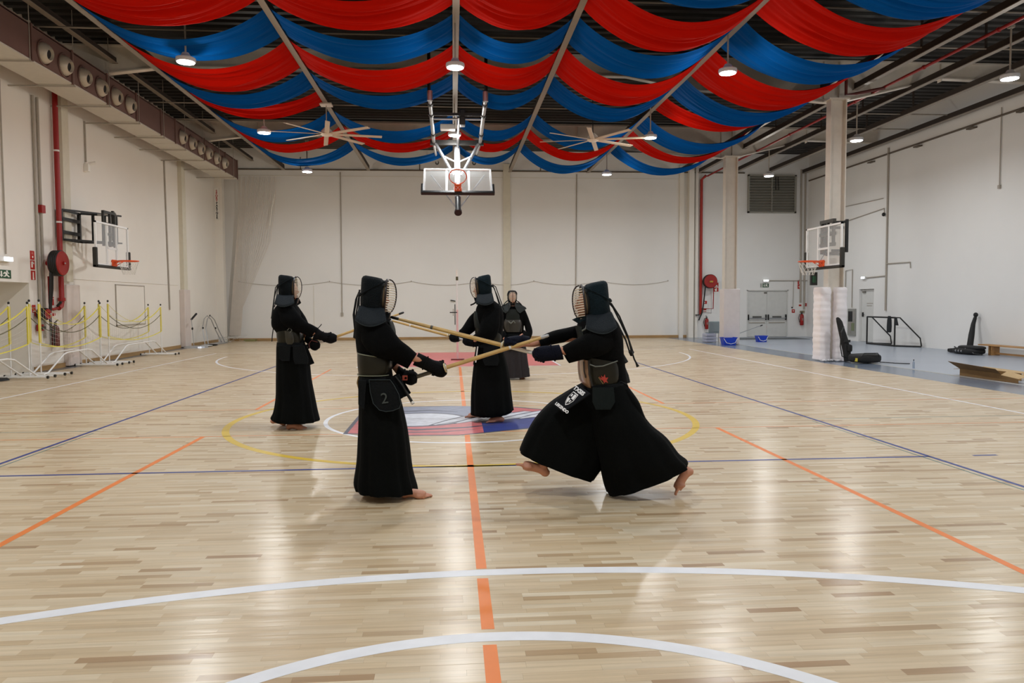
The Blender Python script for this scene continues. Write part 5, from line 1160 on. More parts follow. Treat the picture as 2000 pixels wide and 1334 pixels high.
def shinai(label, p0, p1, grip_m=None, group='bamboo practice swords', tipdark=False):
    p0, p1 = Vector(p0), Vector(p1); d = (p1-p0); L = d.length; d = d.normalized(); u = d.orthogonal().normalized(); v = d.cross(u)
    t = thing('bamboo_sword', label, 'sword', p0, group); P = lambda a: p0+d*L*a
    B().tube([P(0), P(.01), P(.24), P(.255)], [.0135, .015, .0155, .014], 12).build('grip', grip_m or m_leath, t, smooth=True)
    g_ = B().tube([P(.262), P(.270)], [.038, .038], 20); g_.build('hand_guard', mat('guard_cream', (206, 190, 150), .5), t)
    B().tube([P(.272), P(.276)], [.026, .026], 16).build('guard_stop', m_leath, t)
    for k in range(4):
        a = PI/4+k*PI/2; w_ = (u*math.cos(a)+v*math.sin(a)); sd = (v*math.cos(a)-u*math.sin(a)); rings = []
        for q in range(9):
            f = q/8; r = .0145*(1-.30*f)+.002*math.sin(f*PI); c = P(.25+.73*f)
            rings.append([c+w_*r*.12, c+w_*r*.5+sd*r*.58, c+w_*r*1.02+sd*r*.42, c+w_*r*1.12, c+w_*r*1.02-sd*r*.42, c+w_*r*.5-sd*r*.58])
        B().rings(rings).build('slat', m_bam, t, smooth=True, angle=50)
    B().tube([P(.25), P(.97)], [.0075, .005], 8).build('core_gap', m_bamd, t)
    B().tube([P(.945), P(.955), P(.99), P(1)], [.0125, .0135, .0125, .008], 12).build('tip_cap', m_black if tipdark else mat('tip_leather', (176, 176, 178), .5), t, smooth=True)
    B().tube([P(.72), P(.735)], [.0165, .0165], 12).build('binding', m_dleath if tipdark else m_leath, t)
    B().tube([P(.24)+u*.016, P(.5)+u*.0165, P(.97)+u*.0125], .0016, 4).build('string', mat('string_yellow', (206, 180, 90), .7), t)
    return t

def flap(par, pts, m, nm='waist_flap', label=None, th=.012):
    b = B(); p = [Vector(v) for v in pts]; n_ = Vector((0, th, 0)); k = len(p)
    b.add([v-n_ for v in p]+[v+n_ for v in p], [tuple(range(k)), tuple(range(2*k-1, k-1, -1))]+[(i, (i+1) % k, k+(i+1) % k, k+i) for i in range(k)])
    return b.build(nm, m, par, label=label, bevel=.003)

def pleats(par, fig, lines, dy, m, r=.006):
    for (a, c, e) in lines:
        B().tube([fig.p(a[0], a[1], dy[0]), fig.p(c[0], c[1], dy[1]), fig.p(e[0], e[1], dy[2])], (.004), 5).build('pleat_fold', m, par, smooth=True)

# ---------------------------------------------------------------- front left fighter
F = Fig(-4.0); p = F.p
J = dict(pelvis=p(735, 752), waist=p(732, 712), chest=p(728, 655), neck=p(730, 620), shn=p(722, 640, -.17), eln=p(772, 688, -.15), wrn=p(822, 704, -.06), hdn=p(856, 719, -.01),
         shf=p(728, 640, .17), elf=p(762, 700, .15), wrf=p(786, 735, .06), hdf=p(803, 738, .01), hpn=p(735, 765, -.09), knn=p(745, 860, -.10), ann=p(790, 950, -.10), hpf=p(732, 765, .09), knf=p(722, 860, .10), anf=p(712, 950, .10))
h0 = at(783, 972, Y=-4.12); 
h0 = Vector((h0.x, -4.10, 0.0)); d0 = Vector((.235, -.02, 0)); h1 = Vector((at(706, 970, Z=0).x, -3.93, 0)); 
f1 = body_mesh(J, [(h0, h0+d0, (0, 0, 1)), (h1, h1+Vector((.235, .03, 0)), (0, 0, 1))], .0075, p(732, 584), (1, 0, -.08), 'kendo fighter in black standing front left, facing right, number 2 on the hip flap', loc=(p(740, 970).x, -4.0, 0))
b = B(); F.prof(b, [(708, 606, 750, 606, .07), (699, 618, 760, 622, .15), (695, 645, 766, 648, .20), (697, 680, 766, 680, .185), (701, 705, 764, 706, .165), (703, 742, 768, 742, .16)], e=.8)
b.build('jacket', m_gi, f1, smooth=True, angle=60)
b = B(); F.prof(b, [(703, 630, 742, 616, .06, -.11), (712, 668, 764, 634, .072, -.16), (736, 694, 783, 660, .085, -.16), (764, 702, 800, 675, .085, -.11), (797, 719, 815, 690, .07, -.06)], e=.9, n=24, inner=1)
b.build('sleeve', m_gi, f1, smooth=True, angle=60)
b = B(); F.prof(b, [(712, 630, 748, 616, .07, .12), (722, 668, 764, 640, .08, .16), (745, 706, 775, 682, .085, .13), (764, 722, 782, 704, .07, .08)], e=.9, n=24, inner=1)
b.build('sleeve', m_gi, f1, smooth=True, angle=60)
b = B(); F.prof(b, [(699, 686, 764, 697, .186), (699, 700, 767, 706, .192), (700, 718, 766, 720, .188), (702, 732, 761, 729, .178)], e=.72, n=36)
b.build('breastplate', m_do, f1, smooth=True, angle=60)
b = B()
for yy, k in ((731, 1.0), (689, .98)):
    L, R = p(700, yy-1), p(763, yy-1 if yy > 700 else 697); c = (L+R)/2; hh = (R-L)/2
    b.tube([c+hh*sp(math.cos(t_), .72)*1.01+Vector((0, .188*sp(math.sin(t_), .72), 0)) for t_ in [2*PI*i/40 for i in range(40)]], .004, 5, closed=True)
b.build('breastplate_piping', mat('piping', (120, 124, 104), .5), f1, smooth=True)
b = B(); F.prof(b, [(760, 628, 766, 628, .12, .0), (763, 650, 772, 650, .14), (762, 690, 771, 690, .15)], e=.7); b.build('chest_panel', m_mune, f1, smooth=True)
b = B(); F.prof(b, [(703, 728, 764, 728, .17), (702, 748, 770, 742, .185), (702, 776, 782, 778, .19), (702, 815, 793, 825, .205), (701, 857, 799, 865, .225), (699, 900, 804, 912, .245), (694, 938, 812, 946, .27), (697, 953, 813, 955, .275)], pleat=11, amp=.045, e=.82, n=66, inner=1)
b.build('pleated_trousers', m_hak, f1, smooth=True, angle=50)
b = B(); F.prof(b, [(702, 733, 764, 732, .178), (702, 744, 768, 744, .19)], e=.75, n=30); b.build('waist_guard', m_tare, f1, smooth=True, angle=50)
q = [(721, 742), (723, 765), (729, 788), (741, 801), (754, 804), (768, 802), (780, 797), (783, 789), (779, 770), (768, 750), (762, 742)]
fp = flap(f1, [p(x, y, -.20-.02*(y-742)/60) for x, y in q], m_tare, label='rounded hip flap with an embossed 2')
B().tube([p(x, y, -.216-.02*(y-742)/60) for x, y in q], .003, 5, closed=True).build('flap_edge', mat('flap_piping', (36, 48, 52), .5), fp, smooth=True)
text('2', mat('embossed_grey', (62, 70, 70), .6), fp, p(751, 779, -.232), (1, 0, .12), (-.08, -.02, 1), .115, .001, 'number')
flap(f1, [p(700, 742, -.16), p(700, 790, -.19), p(712, 800, -.20), p(716, 742, -.19)], m_tare)
B().bar(p(768, 735, -.12), p(786, 777, -.13), .012, .10).build('waist_flap', m_tare, f1)
B().bar(p(766, 735, .05), p(790, 775, .05), .012, .12).build('waist_flap', m_tare, f1)
B().tube([p(772, 735, -.14), p(785, 752, -.15), p(807, 789, -.15)], [.008, .010, .012], 8).build('hanging_strap', m_black, f1, smooth=True, label='black strap with a pale tip')
B().tube([p(804, 784, -.15), p(806.5, 788, -.15)], .014, 8).build('strap_tip', m_leath, f1)
B().tube([p(701, 735, -.08), p(698, 748, -.10), p(702, 762, -.09)], .007, 6).build('back_tie', mat('tie_tan', (130, 104, 60), .8), f1, smooth=True)
glove(f1, F, [(807, 712, 818, 688, .050, -.05), (826, 720, 836, 697, .042, -.035), (841, 728, 848, 703, .048, -.02), (852, 735, 858, 705, .055, -.01), (865, 737, 869, 709, .055, 0), (873, 731, 874, 716, .035, 0)], (.93, 0, .25))
glove(f1, F, [(770, 740, 778, 716, .045, .08), (784, 746, 790, 723, .042, .05), (792, 750, 799, 724, .050, .02), (803, 753, 809, 725, .052, .01), (814, 748, 816, 731, .035, .01)], (.93, 0, .25), cuffn=2)
B().box(tuple(p(786, 743, -.035)), tuple(p(796, 733, -.015))).build('palm_patch', m_palm, f1, label='red leather palm patch')
cords = [[p(703, 567, .03), p(697, 580, .04), p(692, 610, .05), p(693, 640, .05), p(691, 660, .05)], [p(703, 566, -.03), p(699, 590, -.04), p(694, 625, -.05), p(696, 645, -.05)], [p(703, 566, 0), p(695, 585, 0), p(690, 615, .02), p(694, 655, .0)], [p(702, 566, -.01), p(701, 600, -.05), p(697, 640, -.06), p(693, 661, -.04)]]
helmet(f1, p(734, 580), (1, 0, -.10), (0.10, 0, 1), .98, .245, cords=cords)
sA = shinai('bamboo sword held by the front left fighter, pointing right over the glove', p(797, 741, 0), p(1072, 655, -.14), m_leath)
B().tube([p(797, 741, 0), p(843, 726.5, -.023)], [.0165, .0165], 12).build('grip_wrap', m_dleath, sA)

# ---------------------------------------------------------------- rear left fighter
F = Fig(-.6); p = F.p
J = dict(pelvis=p(568, 684), waist=p(566, 660), chest=p(560, 620), neck=p(563, 596), shn=p(555, 608, -.17), eln=p(593, 641, -.13), wrn=p(626, 657, -.04), hdn=p(648, 661, -.01),
         shf=p(562, 608, .17), elf=p(588, 645, .15), wrf=p(605, 665, .06), hdf=p(616, 672, .01), hpn=p(568, 690, -.09), knn=p(572, 760, -.10), ann=p(580, 820, -.08), hpf=p(568, 690, .09), knf=p(560, 760, .10), anf=p(548, 818, .10))
ha_ = Vector((at(566, 834, Z=0).x, -.72, 0)); hb_ = Vector((at(537, 826, Z=0).x, -.42, .03))
f2 = body_mesh(J, [(ha_, ha_+Vector((.235, .0, 0)), (0, 0, 1)), (hb_, hb_+Vector((.225, .03, -.03)), (0, 0, 1)),], .010, p(566, 567), (1, 0, -.1), 'kendo fighter in black at the rear left, facing right beside the yellow circle', loc=(p(568, 832).x, -.6, 0))
b = B(); F.prof(b, [(550, 590, 577, 590, .07), (539, 600, 583, 603, .16), (533, 615, 587, 618, .20), (532, 636, 586, 636, .20), (541, 650, 588, 648, .17), (543, 668, 594, 668, .16)], e=.8); b.build('jacket', m_gi, f2, smooth=True, angle=60)
b = B(); F.prof(b, [(545, 606, 577, 598, .08, -.12), (556, 630, 592, 616, .08, -.17), (576, 645, 603, 628, .085, -.14), (592, 650, 613, 634, .085, -.10), (610, 659, 624, 641, .07, -.06)], e=.9, n=22, inner=1); b.build('sleeve', m_gi, f2, smooth=True, angle=60)
b = B(); F.prof(b, [(552, 606, 578, 598, .08, .12), (565, 632, 592, 620, .08, .15), (586, 652, 602, 640, .07, .10)], e=.9, n=22, inner=1); b.build('sleeve', m_gi, f2, smooth=True, angle=60)
b = B(); F.prof(b, [(542, 642, 588, 646, .178), (542, 656, 592, 657, .182), (544, 670, 592, 670, .172)], e=.72, n=32); b.build('breastplate', m_do, f2, smooth=True, angle=60)
b = B(); F.prof(b, [(556, 644, 582, 648, .19), (557, 658, 585, 660, .193), (560, 671, 583, 671, .186)], e=.72, n=28); b.build('side_panel', mat('breastplate_olive', (38, 36, 26), .35, coat=.3), f2, smooth=True, angle=60)
b = B(); F.prof(b, [(542, 668, 594, 668, .17), (541, 680, 597, 680, .18), (541, 705, 604, 706, .19), (541, 740, 608, 742, .21), (541, 775, 614, 776, .235), (537, 803, 619, 803, .26), (532, 816, 622.5, 818, .27), (540, 822, 620, 822, .27)], pleat=11, amp=.05, e=.82, n=66, inner=1); b.build('pleated_trousers', m_hak, f2, smooth=True, angle=50)
b = B(); F.prof(b, [(542, 668, 594, 668, .178), (542, 676, 596, 676, .19)], e=.75, n=30); b.build('waist_guard', m_tare, f2, smooth=True, angle=50)
flap(f2, [p(572, 675, -.205), p(573, 700, -.215), p(576, 711, -.22), p(601, 711, -.22), p(602, 700, -.215), p(594, 675, -.205)], m_tare)
flap(f2, [p(545, 675, -.19), p(545, 700, -.20), p(551, 705, -.21), p(566, 705, -.21), p(568, 675, -.20)], m_tare)
B().bar(p(592, 675, -.1), p(608, 712, -.1), .012, .08).build('waist_flap', m_tare, f2)
glove(f2, F, [(612, 663, 621, 640, .05, -.05), (626, 664, 632, 648, .042, -.03), (638, 669, 642, 650, .048, -.01), (647, 671, 651, 651, .055, 0), (657, 667, 658, 655, .035, 0)], (.93, 0, .3), cuffn=2)
glove(f2, F, [(592, 668, 598, 650, .045, .08), (600, 673, 604, 657, .042, .05), (607, 682, 610, 663, .050, .02), (616, 685, 620, 664, .052, .01), (624, 680, 625, 670, .035, .01)], (.93, 0, .3), cuffn=2)
B().tube([p(605, 680, -.03), p(603, 672, -.04), p(608, 665, -.04), p(620, 668, -.05)], .006, 6).build('palm_edge', mat('palm_dark', (96, 48, 44), .7), f2, smooth=True)
B().tube([p(621, 641, -.10), p(626, 636, -.11), p(628, 633, -.11)], .005, 5).build('cuff_tie', m_cordb, f2)
B().tube([p(561, 645, -.2), p(566, 640, -.2), p(570, 645, -.2), p(566, 650, -.2)], .005, 5).build('side_knot', m_edge, f2)
cords = [[p(543, 555, .03), p(538, 562, .04), p(533, 600, .05), p(530, 622, .05)], [p(543, 555, -.03), p(541, 575, -.04), p(536, 600, -.06)], [p(531, 620, .0), p(534, 640, -.02), p(532, 655, 0), p(531, 667, 0)], [p(543, 556, 0), p(536, 580, 0), p(533, 612, .0), p(529.5, 622, 0)]]
helmet(f2, p(563.5, 563), (1, 0, -.05), (.04, 0, 1), .98, .235, cords=cords)
shinai('bamboo sword held by the rear left fighter, passing behind the front left one', p(606, 676, 0), p(789, 610, .1), m_leath, tipdark=True)

# ---------------------------------------------------------------- rear centre fighter, facing left
F = Fig(-.3); p = F.p
J = dict(pelvis=p(955, 684), waist=p(955, 660), chest=p(958, 620), neck=p(950, 592), shn=p(962, 612, -.17), eln=p(945, 655, -.18), wrn=p(926, 667, -.07), hdn=p(914, 666, -.01),
         shf=p(950, 608, .17), elf=p(915, 640, .15), wrf=p(897, 655, .06), hdf=p(886, 660, .01), hpn=p(957, 690, -.09), knn=p(962, 755, -.10), ann=p(972, 808, -.10), hpf=p(955, 690, .09), knf=p(948, 755, .10), anf=p(945, 806, .12))
hn_ = Vector((at(984, 824, Z=0).x, -.42, 0)); hf_ = Vector((at(943, 816, Z=0).x, -.02, 0))
f3 = body_mesh(J, [(hn_, hn_+Vector((-.235, -.05, 0)), (0, 0, 1)), (hf_, hf_+Vector((-.235, .02, 0)), (0, 0, 1))], .010, p(941, 566), (-1, 0, -.1), 'kendo fighter in black standing on the centre emblem, facing left', loc=(p(957, 822).x, -.3, 0))
b = B(); F.prof(b, [(937, 588, 960, 584, .08), (930, 602, 976, 596, .17), (928, 618, 983, 612, .20), (928, 638, 983, 636, .19), (930, 655, 981, 655, .17), (931, 672, 981, 672, .16)], e=.8); b.build('jacket', m_gi, f3, smooth=True, angle=60)
b = B(); F.prof(b, [(945, 600, 976, 604, .08, -.12), (938, 628, 974, 638, .085, -.18), (932, 648, 962, 664, .09, -.17), (922, 655, 938, 675, .07, -.10)], e=.9, n=22, inner=1); b.build('sleeve', m_gi, f3, smooth=True, angle=60)
b = B(); F.prof(b, [(936, 602, 955, 614, .08, .10), (918, 618, 936, 640, .085, .16), (903, 640, 916, 656, .08, .12), (896, 646, 905, 662, .07, .08)], e=.9, n=22, inner=1); b.build('sleeve', m_gi, f3, smooth=True, angle=60)
b = B(); F.prof(b, [(926, 608, 942, 608, .10), (925, 622, 945, 622, .14), (927, 640, 950, 640, .165)], e=.75, n=28); b.build('chest_panel', m_mune, f3, smooth=True, angle=60)
b = B(); F.prof(b, [(928, 640, 978, 642, .178), (928, 656, 980, 656, .182), (931, 670, 979, 670, .172)], e=.72, n=32); b.build('breastplate', m_do, f3, smooth=True, angle=60)
b = B(); F.prof(b, [(931, 670, 981, 670, .17), (929, 690, 984, 688, .18), (925, 712, 990, 710, .195), (922, 740, 995, 738, .215), (920, 770, 998, 768, .24), (920, 800, 1001, 795, .26), (921, 809, 1001, 801, .26), (935, 812, 990, 807, .25)], pleat=11, amp=.045, e=.82, n=66, inner=1); b.build('pleated_trousers', m_hak, f3, smooth=True, angle=50)
b = B(); F.prof(b, [(930, 669, 981, 669, .178), (930, 678, 982, 678, .19)], e=.75, n=30); b.build('waist_guard', m_tare, f3, smooth=True, angle=50)
flap(f3, [p(945, 677, -.20), p(943, 705, -.215), p(947, 714, -.22), p(972, 714, -.22), p(975, 705, -.215), p(970, 677, -.20)], m_tare)
B().bar(p(931, 675, -.08), p(925, 712, -.08), .012, .10).build('waist_flap', m_tare, f3); B().bar(p(933, 677, -.16), p(929, 708, -.18), .014, .05).build('flap_print', m_leath, f3, label='white lettering seen edge-on on the waist flap')
glove(f3, F, [(936, 678, 934, 655, .05, -.08), (924, 677, 922, 658, .042, -.05), (915, 676, 917, 657, .050, -.02), (908, 674, 910, 657, .052, -.01), (903, 669, 904, 661, .03, 0)], (-.93, 0, .3), cuffn=2)
glove(f3, F, [(905, 664, 903, 645, .045, .08), (896, 667, 894, 649, .042, .05), (889, 669, 888, 651, .050, .02), (881, 667, 881, 652, .048, .01), (877, 662, 877, 656, .03, 0)], (-.93, 0, .3), cuffn=2)
cords = [[p(962, 556, .03), p(966, 565, .04), p(975, 595, .05), p(981, 612, .05)], [p(962, 556, -.03), p(968, 560, -.05), p(976, 582, -.06), p(984, 605, -.06)], [p(962, 557, 0), p(970, 575, 0), p(979, 600, 0)]]
helmet(f3, p(942.5, 562), (-1, 0, -.12), (-.05, 0, 1), .98, .245, cords=cords, mt=m_menb)
B().tube([p(934, 588, -.05), p(924, 594, -.03), p(919, 596, -.02)], .010, 6).build('chin_tie', m_cordb, f3, smooth=True)
shinai('bamboo sword held by the rear centre fighter, pointing left', p(918, 667, 0), p(757, 624, .1), m_leath)

# ---------------------------------------------------------------- far fighter facing the camera
F = Fig(5.0); p = F.p
J = dict(pelvis=p(1004, 668), waist=p(1003, 655), chest=p(1003, 625), neck=p(1002, 603), shn=p(1020, 609, 0), eln=p(1034, 645, -.1), wrn=p(1012, 660, -.30), hdn=p(999, 665, -.36),
         shf=p(986, 609, 0), elf=p(974, 645, -.1), wrf=p(985, 662, -.26), hdf=p(993, 668, -.30), hpn=p(1011, 672, 0), knn=p(1014, 705, -.02), ann=p(1018, 733, 0), hpf=p(996, 672, 0), knf=p(993, 705, 0), anf=p(990, 733, .1))
q1 = Vector((at(1019, 741, Z=0).x, 5.05, 0)); q2 = Vector((at(992, 738, Z=0).x, 5.3, .02))
f4 = body_mesh(J, [(q1+Vector((0, .1, 0)), q1+Vector((.03, -.13, 0)), (0, 0, 1)), (q2+Vector((0, .1, 0)), q2+Vector((-.02, -.13, -.02)), (0, 0, 1))], .012, p(1001, 581), (0, -1, -.05), 'kendo fighter in the distance facing the camera, barred helmet with wide shoulder flaps', loc=(p(1004, 740).x, 5.0, 0))
b = B(); F.prof(b, [(994, 598, 1010, 598, .07), (984, 604, 1024, 604, .11), (981, 615, 1027, 615, .13), (984, 640, 1023, 640, .13), (985, 668, 1022, 668, .13)], e=.8); b.build('jacket', m_gi, f4, smooth=True, angle=60)
b = B(); F.prof(b, [(1015, 603, 1026, 606, .07, 0), (1020, 625, 1033, 624, .075, -.04), (1025, 645, 1039, 648, .08, -.12), (1018, 650, 1032, 664, .07, -.22)], e=.9, n=20, inner=1); b.build('sleeve', m_gi, f4, smooth=True, angle=60)
b = B(); F.prof(b, [(980, 606, 990, 603, .07, 0), (973, 624, 986, 625, .075, -.04), (968, 648, 982, 645, .08, -.12), (976, 664, 988, 652, .07, -.20)], e=.9, n=20, inner=1); b.build('sleeve', m_gi, f4, smooth=True, angle=60)
b = B(); F.prof(b, [(991, 604, 1010, 604, .05, -.12), (988, 614, 1013, 614, .06, -.13), (987, 624, 1014, 624, .06, -.13)], e=.7, n=24); b.build('chest_panel', m_mune, f4, smooth=True, angle=60)
b = B(); F.prof(b, [(986, 622, 1015, 622, .10, -.08), (982, 630, 1019, 630, .11, -.08), (982, 640, 1019, 640, .11, -.08), (984, 648, 1018, 648, .11, -.08)], e=.75, n=28); b.build('breastplate', mat('breastplate_brown', (42, 38, 33), .3, coat=.4), f4, smooth=True, angle=60)
B().tube([p(993, 628, -.22), p(998, 632, -.23), p(1003, 627, -.23), (p(1006, 631, -.22))], .014, 6).build('chest_tie', m_edge, f4)
b = B(); F.prof(b, [(985, 650, 1023, 650, .14), (984, 660, 1024, 660, .15), (980, 680, 1027, 680, .17), (977, 710, 1030, 708, .20), (976, 738, 1033, 735, .22)], pleat=15, amp=.06, e=.85, n=90, inner=1); b.build('pleated_trousers', m_hakf, f4, smooth=True, angle=50, label='dark purple pleated trousers')
b = B(); F.prof(b, [(984, 650, 1023, 650, .15), (983, 658, 1024, 658, .16)], e=.75); b.build('waist_guard', m_tare, f4, smooth=True)
fl_ = flap(f4, [p(993, 657, -.18), p(992, 683, -.20), p(1010, 683, -.20), p(1010, 657, -.18)], m_tare)
text('TAMARA', m_leath, fl_, p(1001.5, 661, -.205), (1, 0, 0), (0, 0, 1), .055, .001, bold=.002) if 0 else None
b = B()
for k in range(5): b.box(tuple(p(995+2.8*k, 662, -.21)), tuple(p(996.9+2.8*k, 659.2, -.205)))
b.build('name_tag_letters', m_leath, fl_)
for x0 in (984, 1012): flap(f4, [p(x0, 657, -.16), p(x0, 679, -.18), p(x0+10, 679, -.18), p(x0+10, 657, -.16)], m_tare)
glove(f4, F, [(1026, 670, 1024, 650, .05, -.22), (1014, 670, 1012, 655, .042, -.28), (1005, 671, 1004, 659, .05, -.33), (997, 671, 997, 661, .05, -.36), (993, 669, 993, 664, .03, -.37)], (-.3, -.9, .1), cuffn=2, mt=m_koteb)
glove(f4, F, [(974, 668, 976, 652, .05, -.18), (982, 672, 984, 657, .042, -.24), (989, 674, 990, 662, .05, -.28), (996, 674, 997, 664, .045, -.30), (1000, 671, 1000, 667, .03, -.3)], (.2, -.9, .1), cuffn=2)
for s_ in (-1, 1):
    x_ = lambda a: 1001.5+s_*a
    flap(f4, [p(x_(5), 590, -.06), p(x_(10), 591, -.03), p(x_(25), 600, -.04), p(x_(27), 603, -.05), p(x_(14), 612, -.17), p(x_(9), 608, -.19), p(x_(4), 598, -.16)], mat('wide_flap', (30, 35, 34), .7, spec=.25), 'wide_shoulder_flap', th=.012)
helmet(f4, p(1000.5, 580, .02), (0, -1, -.05), (0, -.02, 1), .80, .27, drop=.03, bars=12)
# the sword this fighter points towards the camera is hidden behind the others in the photograph

# ---------------------------------------------------------------- lunging fighter
F = Fig(-4.1); p = F.p
J = dict(pelvis=p(1180, 765), waist=p(1172, 730), chest=p(1168, 672), neck=p(1158, 636), shn=p(1170, 650, -.17), eln=p(1120, 684, -.14), wrn=p(1085, 686, -.06), hdn=p(1056, 692, -.01),
         shf=p(1150, 648, .17), elf=p(1095, 660, .16), wrf=p(1040, 672, .08), hdf=p(998, 668, .03), hpn=p(1175, 775, -.10), knn=p(1242, 850, -.11), ann=p(1338, 918, -.12), hpf=p(1165, 775, .09), knf=p(1090, 830, .12), anf=p(1062, 908, -.03))
# front foot lifted with the toes up, rear foot pushing off the toes
fh = p(1069, 933, -.03); ft = p(1008, 907, -.01)
rh = p(1356, 921, -.12); rt = p(1330, 963, -.16); rt.z = .012
f5 = body_mesh(J, [(fh, ft, (-.25, 0, 1)), (rh, rt+Vector((-.05, 0, 0)), (-1, 0, .35))], .0075, p(1150, 594), (-1, 0, -.08), 'kendo fighter in black lunging in from the right with one foot in the air', loc=(p(1180, 965).x, -4.1, 0))
b = B(); F.prof(b, [(1132, 628, 1186, 618, .09), (1128, 642, 1206, 634, .17), (1132, 668, 1214, 660, .20), (1135, 690, 1216, 688, .19), (1136, 715, 1219, 712, .17), (1138, 752, 1223, 750, .165)], e=.8); b.build('jacket', m_gi, f5, smooth=True, angle=60)
b = B(); F.prof(b, [(1180, 636, 1192, 682, .09, -.12), (1145, 646, 1165, 692, .085, -.18), (1122, 658, 1138, 698, .085, -.16), (1093, 677, 1109, 708, .075, -.07)], e=.9, n=24, inner=1); b.build('sleeve', m_gi, f5, smooth=True, angle=60)
b = B(); F.prof(b, [(1140, 634, 1150, 662, .08, .10), (1116, 641, 1124, 668, .08, .17), (1084, 648, 1090, 674, .08, .15), (1053, 661, 1058, 680, .07, .10)], e=.9, n=24, inner=1); b.build('sleeve', m_gi, f5, smooth=True, angle=60)
b = B(); F.prof(b, [(1133, 694, 1207, 706, .19), (1133, 712, 1208, 716, .196), (1134, 736, 1209, 734, .192), (1140, 752, 1207, 748, .18)], e=.72, n=40); b.build('breastplate', m_do, f5, smooth=True, angle=60)
# upper rim of the breastplate swooping to the back, front copper panel
B().tube([p(1152, 712, -.20), p(1163, 716, -.205), p(1178, 715, -.205), p(1192, 710, -.20), p(1206, 705, -.17)], .005, 6).build('rim_piping', m_edge, f5, smooth=True)
b = B(); F.prof(b, [(1132, 700, 1148, 702, .165), (1131.5, 720, 1149, 722, .172), (1134, 742, 1151, 744, .168), (1140, 753, 1152, 754, .158)], e=.8, n=28); b.build('front_panel', m_docu, f5, smooth=True, angle=60, label='copper brown front of the breastplate')
B().tube([p(1140, 706, -.168), p(1141, 725, -.176), p(1144, 738, -.172)], .006, 6).build('panel_ridge', m_rim, f5, smooth=True); B().tube([p(1150, 704, -.19), p(1151, 730, -.198), p(1157, 754, -.19)], .008, 6).build('panel_edge', m_black, f5, smooth=True)
lf = [(1170, 735), (1175, 739), (1174, 733), (1178, 737), (1181, 731), (1183, 738), (1188, 737), (1185, 743), (1188, 748), (1182, 746), (1180, 749), (1178, 744), (1173, 741)]
flap(f5, [p(x, y, -.206) for x, y in lf], mat('emblem_leaf', (170, 52, 40), .6), 'leaf_emblem', 'small red leaf emblem on the breastplate', .002)
B().tube([p(1169, 737, -.208), p(1178, 750, -.206)], .0025, 5).build('emblem_stroke', mat('emblem_gold', (150, 120, 70), .6), f5)
b = B(); F.prof(b, [(1124, 636, 1146, 640, .09), (1130, 660, 1150, 664, .13), (1134, 694, 1154, 697, .16)], e=.75, n=26); b.build('chest_panel', m_mune, f5, smooth=True, angle=60)
B().tube([p(1147, 632, -.15), p(1144, 642, -.19), p(1137, 646, -.19)], .007, 6).build('chest_tie', m_edge, f5, smooth=True)
# split pleated trousers: two wide legs
b = B()
F.prof(b, [(1138, 750, 1216, 748, .17, .02), (1112, 765, 1222, 775, .19, .04), (1075, 790, 1215, 812, .20, .06), (1046, 822, 1200, 858, .215, .07), (1028, 855, 1184, 905, .23, .08), (1018, 880, 1166, 932, .235, .08), (1018, 887, 1160, 941, .235, .08)], pleat=9, amp=.035, e=.8, n=60, inner=1)
F.prof(b, [(1140, 750, 1222, 748, .17, -.02), (1138, 775, 1236, 780, .19, -.04), (1146, 815, 1262, 822, .21, -.06), (1158, 860, 1294, 850, .225, -.07), (1168, 905, 1316, 880, .235, -.08), (1177, 942, 1332, 894, .235, -.07), (1184, 960, 1335, 901, .235, -.07)], pleat=9, amp=.035, e=.8, n=60, inner=1)
b.build('pleated_trousers', m_hak, f5, smooth=True, angle=50)
b = B(); F.prof(b, [(1200, 760, 1222, 752, .12, -.05), (1215, 790, 1242, 780, .14, -.05), (1232, 815, 1252, 805, .13, -.05), (1250, 832, 1262, 826, .10, -.05)], e=.9, n=20); b.build('back_panel', m_hak, f5, smooth=True)
b = B(); F.prof(b, [(1139, 748, 1219, 744, .19), (1137, 758, 1222, 756, .20)], e=.75, n=34); b.build('waist_guard', m_tare, f5, smooth=True, angle=50)
flap(f5, [p(1157, 757, -.205), p(1157, 785, -.245), p(1163, 800, -.26), p(1192, 800, -.26), p(1201, 785, -.25), p(1198, 757, -.205)], mat('flap_green', (13, 20, 19), .75, spec=.15, bump=.4, bscale=60), label='square side flap of the waist guard')
B().tube([p(1200, 752, -.15), p(1213, 746, -.15), p(1224, 752, -.13), p(1228, 760, -.1), p(1214, 764, -.13)], .009, 8).build('back_bow', m_tare, f5, smooth=True)
b = B(); b.tube([p(1212, 690, -.05), p(1220, 707, -.05), p(1213, 712, -.05), p(1221, 735, -.05), p(1224, 748, -.05)], [.02, .03, .025, .03, .03], 8); b.build('back_cord_bundle', m_cordb, f5, smooth=True)
# lettered front flap
A0, A1, A2, A3 = p(1134, 757, -.15), p(1154, 768, -.245), p(1102, 810, -.215), p(1079, 788, -.13)
fx = (A2-A3+A1-A0)/2; fy = (A0-A3+A1-A2)/2; fn = fx.cross(fy).normalized(); fn = -fn if fn.y > 0 else fn; cc = (A0+A1+A2+A3)/4+fn*.012
tf = B().obox(cc, fx*.5, fy*.5, fn*.008).build('lettered_flap', mat('flap_navy', (10, 13, 20), .7, spec=.2, bump=.3, bscale=70), f5, label='front waist flap with white letters and a shield', bevel=.003)
ux, uy = fx.normalized(), fy.normalized(); uy = (uy-ux*uy.dot(ux)).normalized(); S_ = fy.length
def T(u, v): return cc+fn*.012+ux*fx.length*u+uy*S_*v
m_flw = mat('flap_print_white', (250, 250, 252), .6)
text('TXSIS', m_flw, tf, T(.07, .33), ux, uy, .045, .0008, bold=.002)
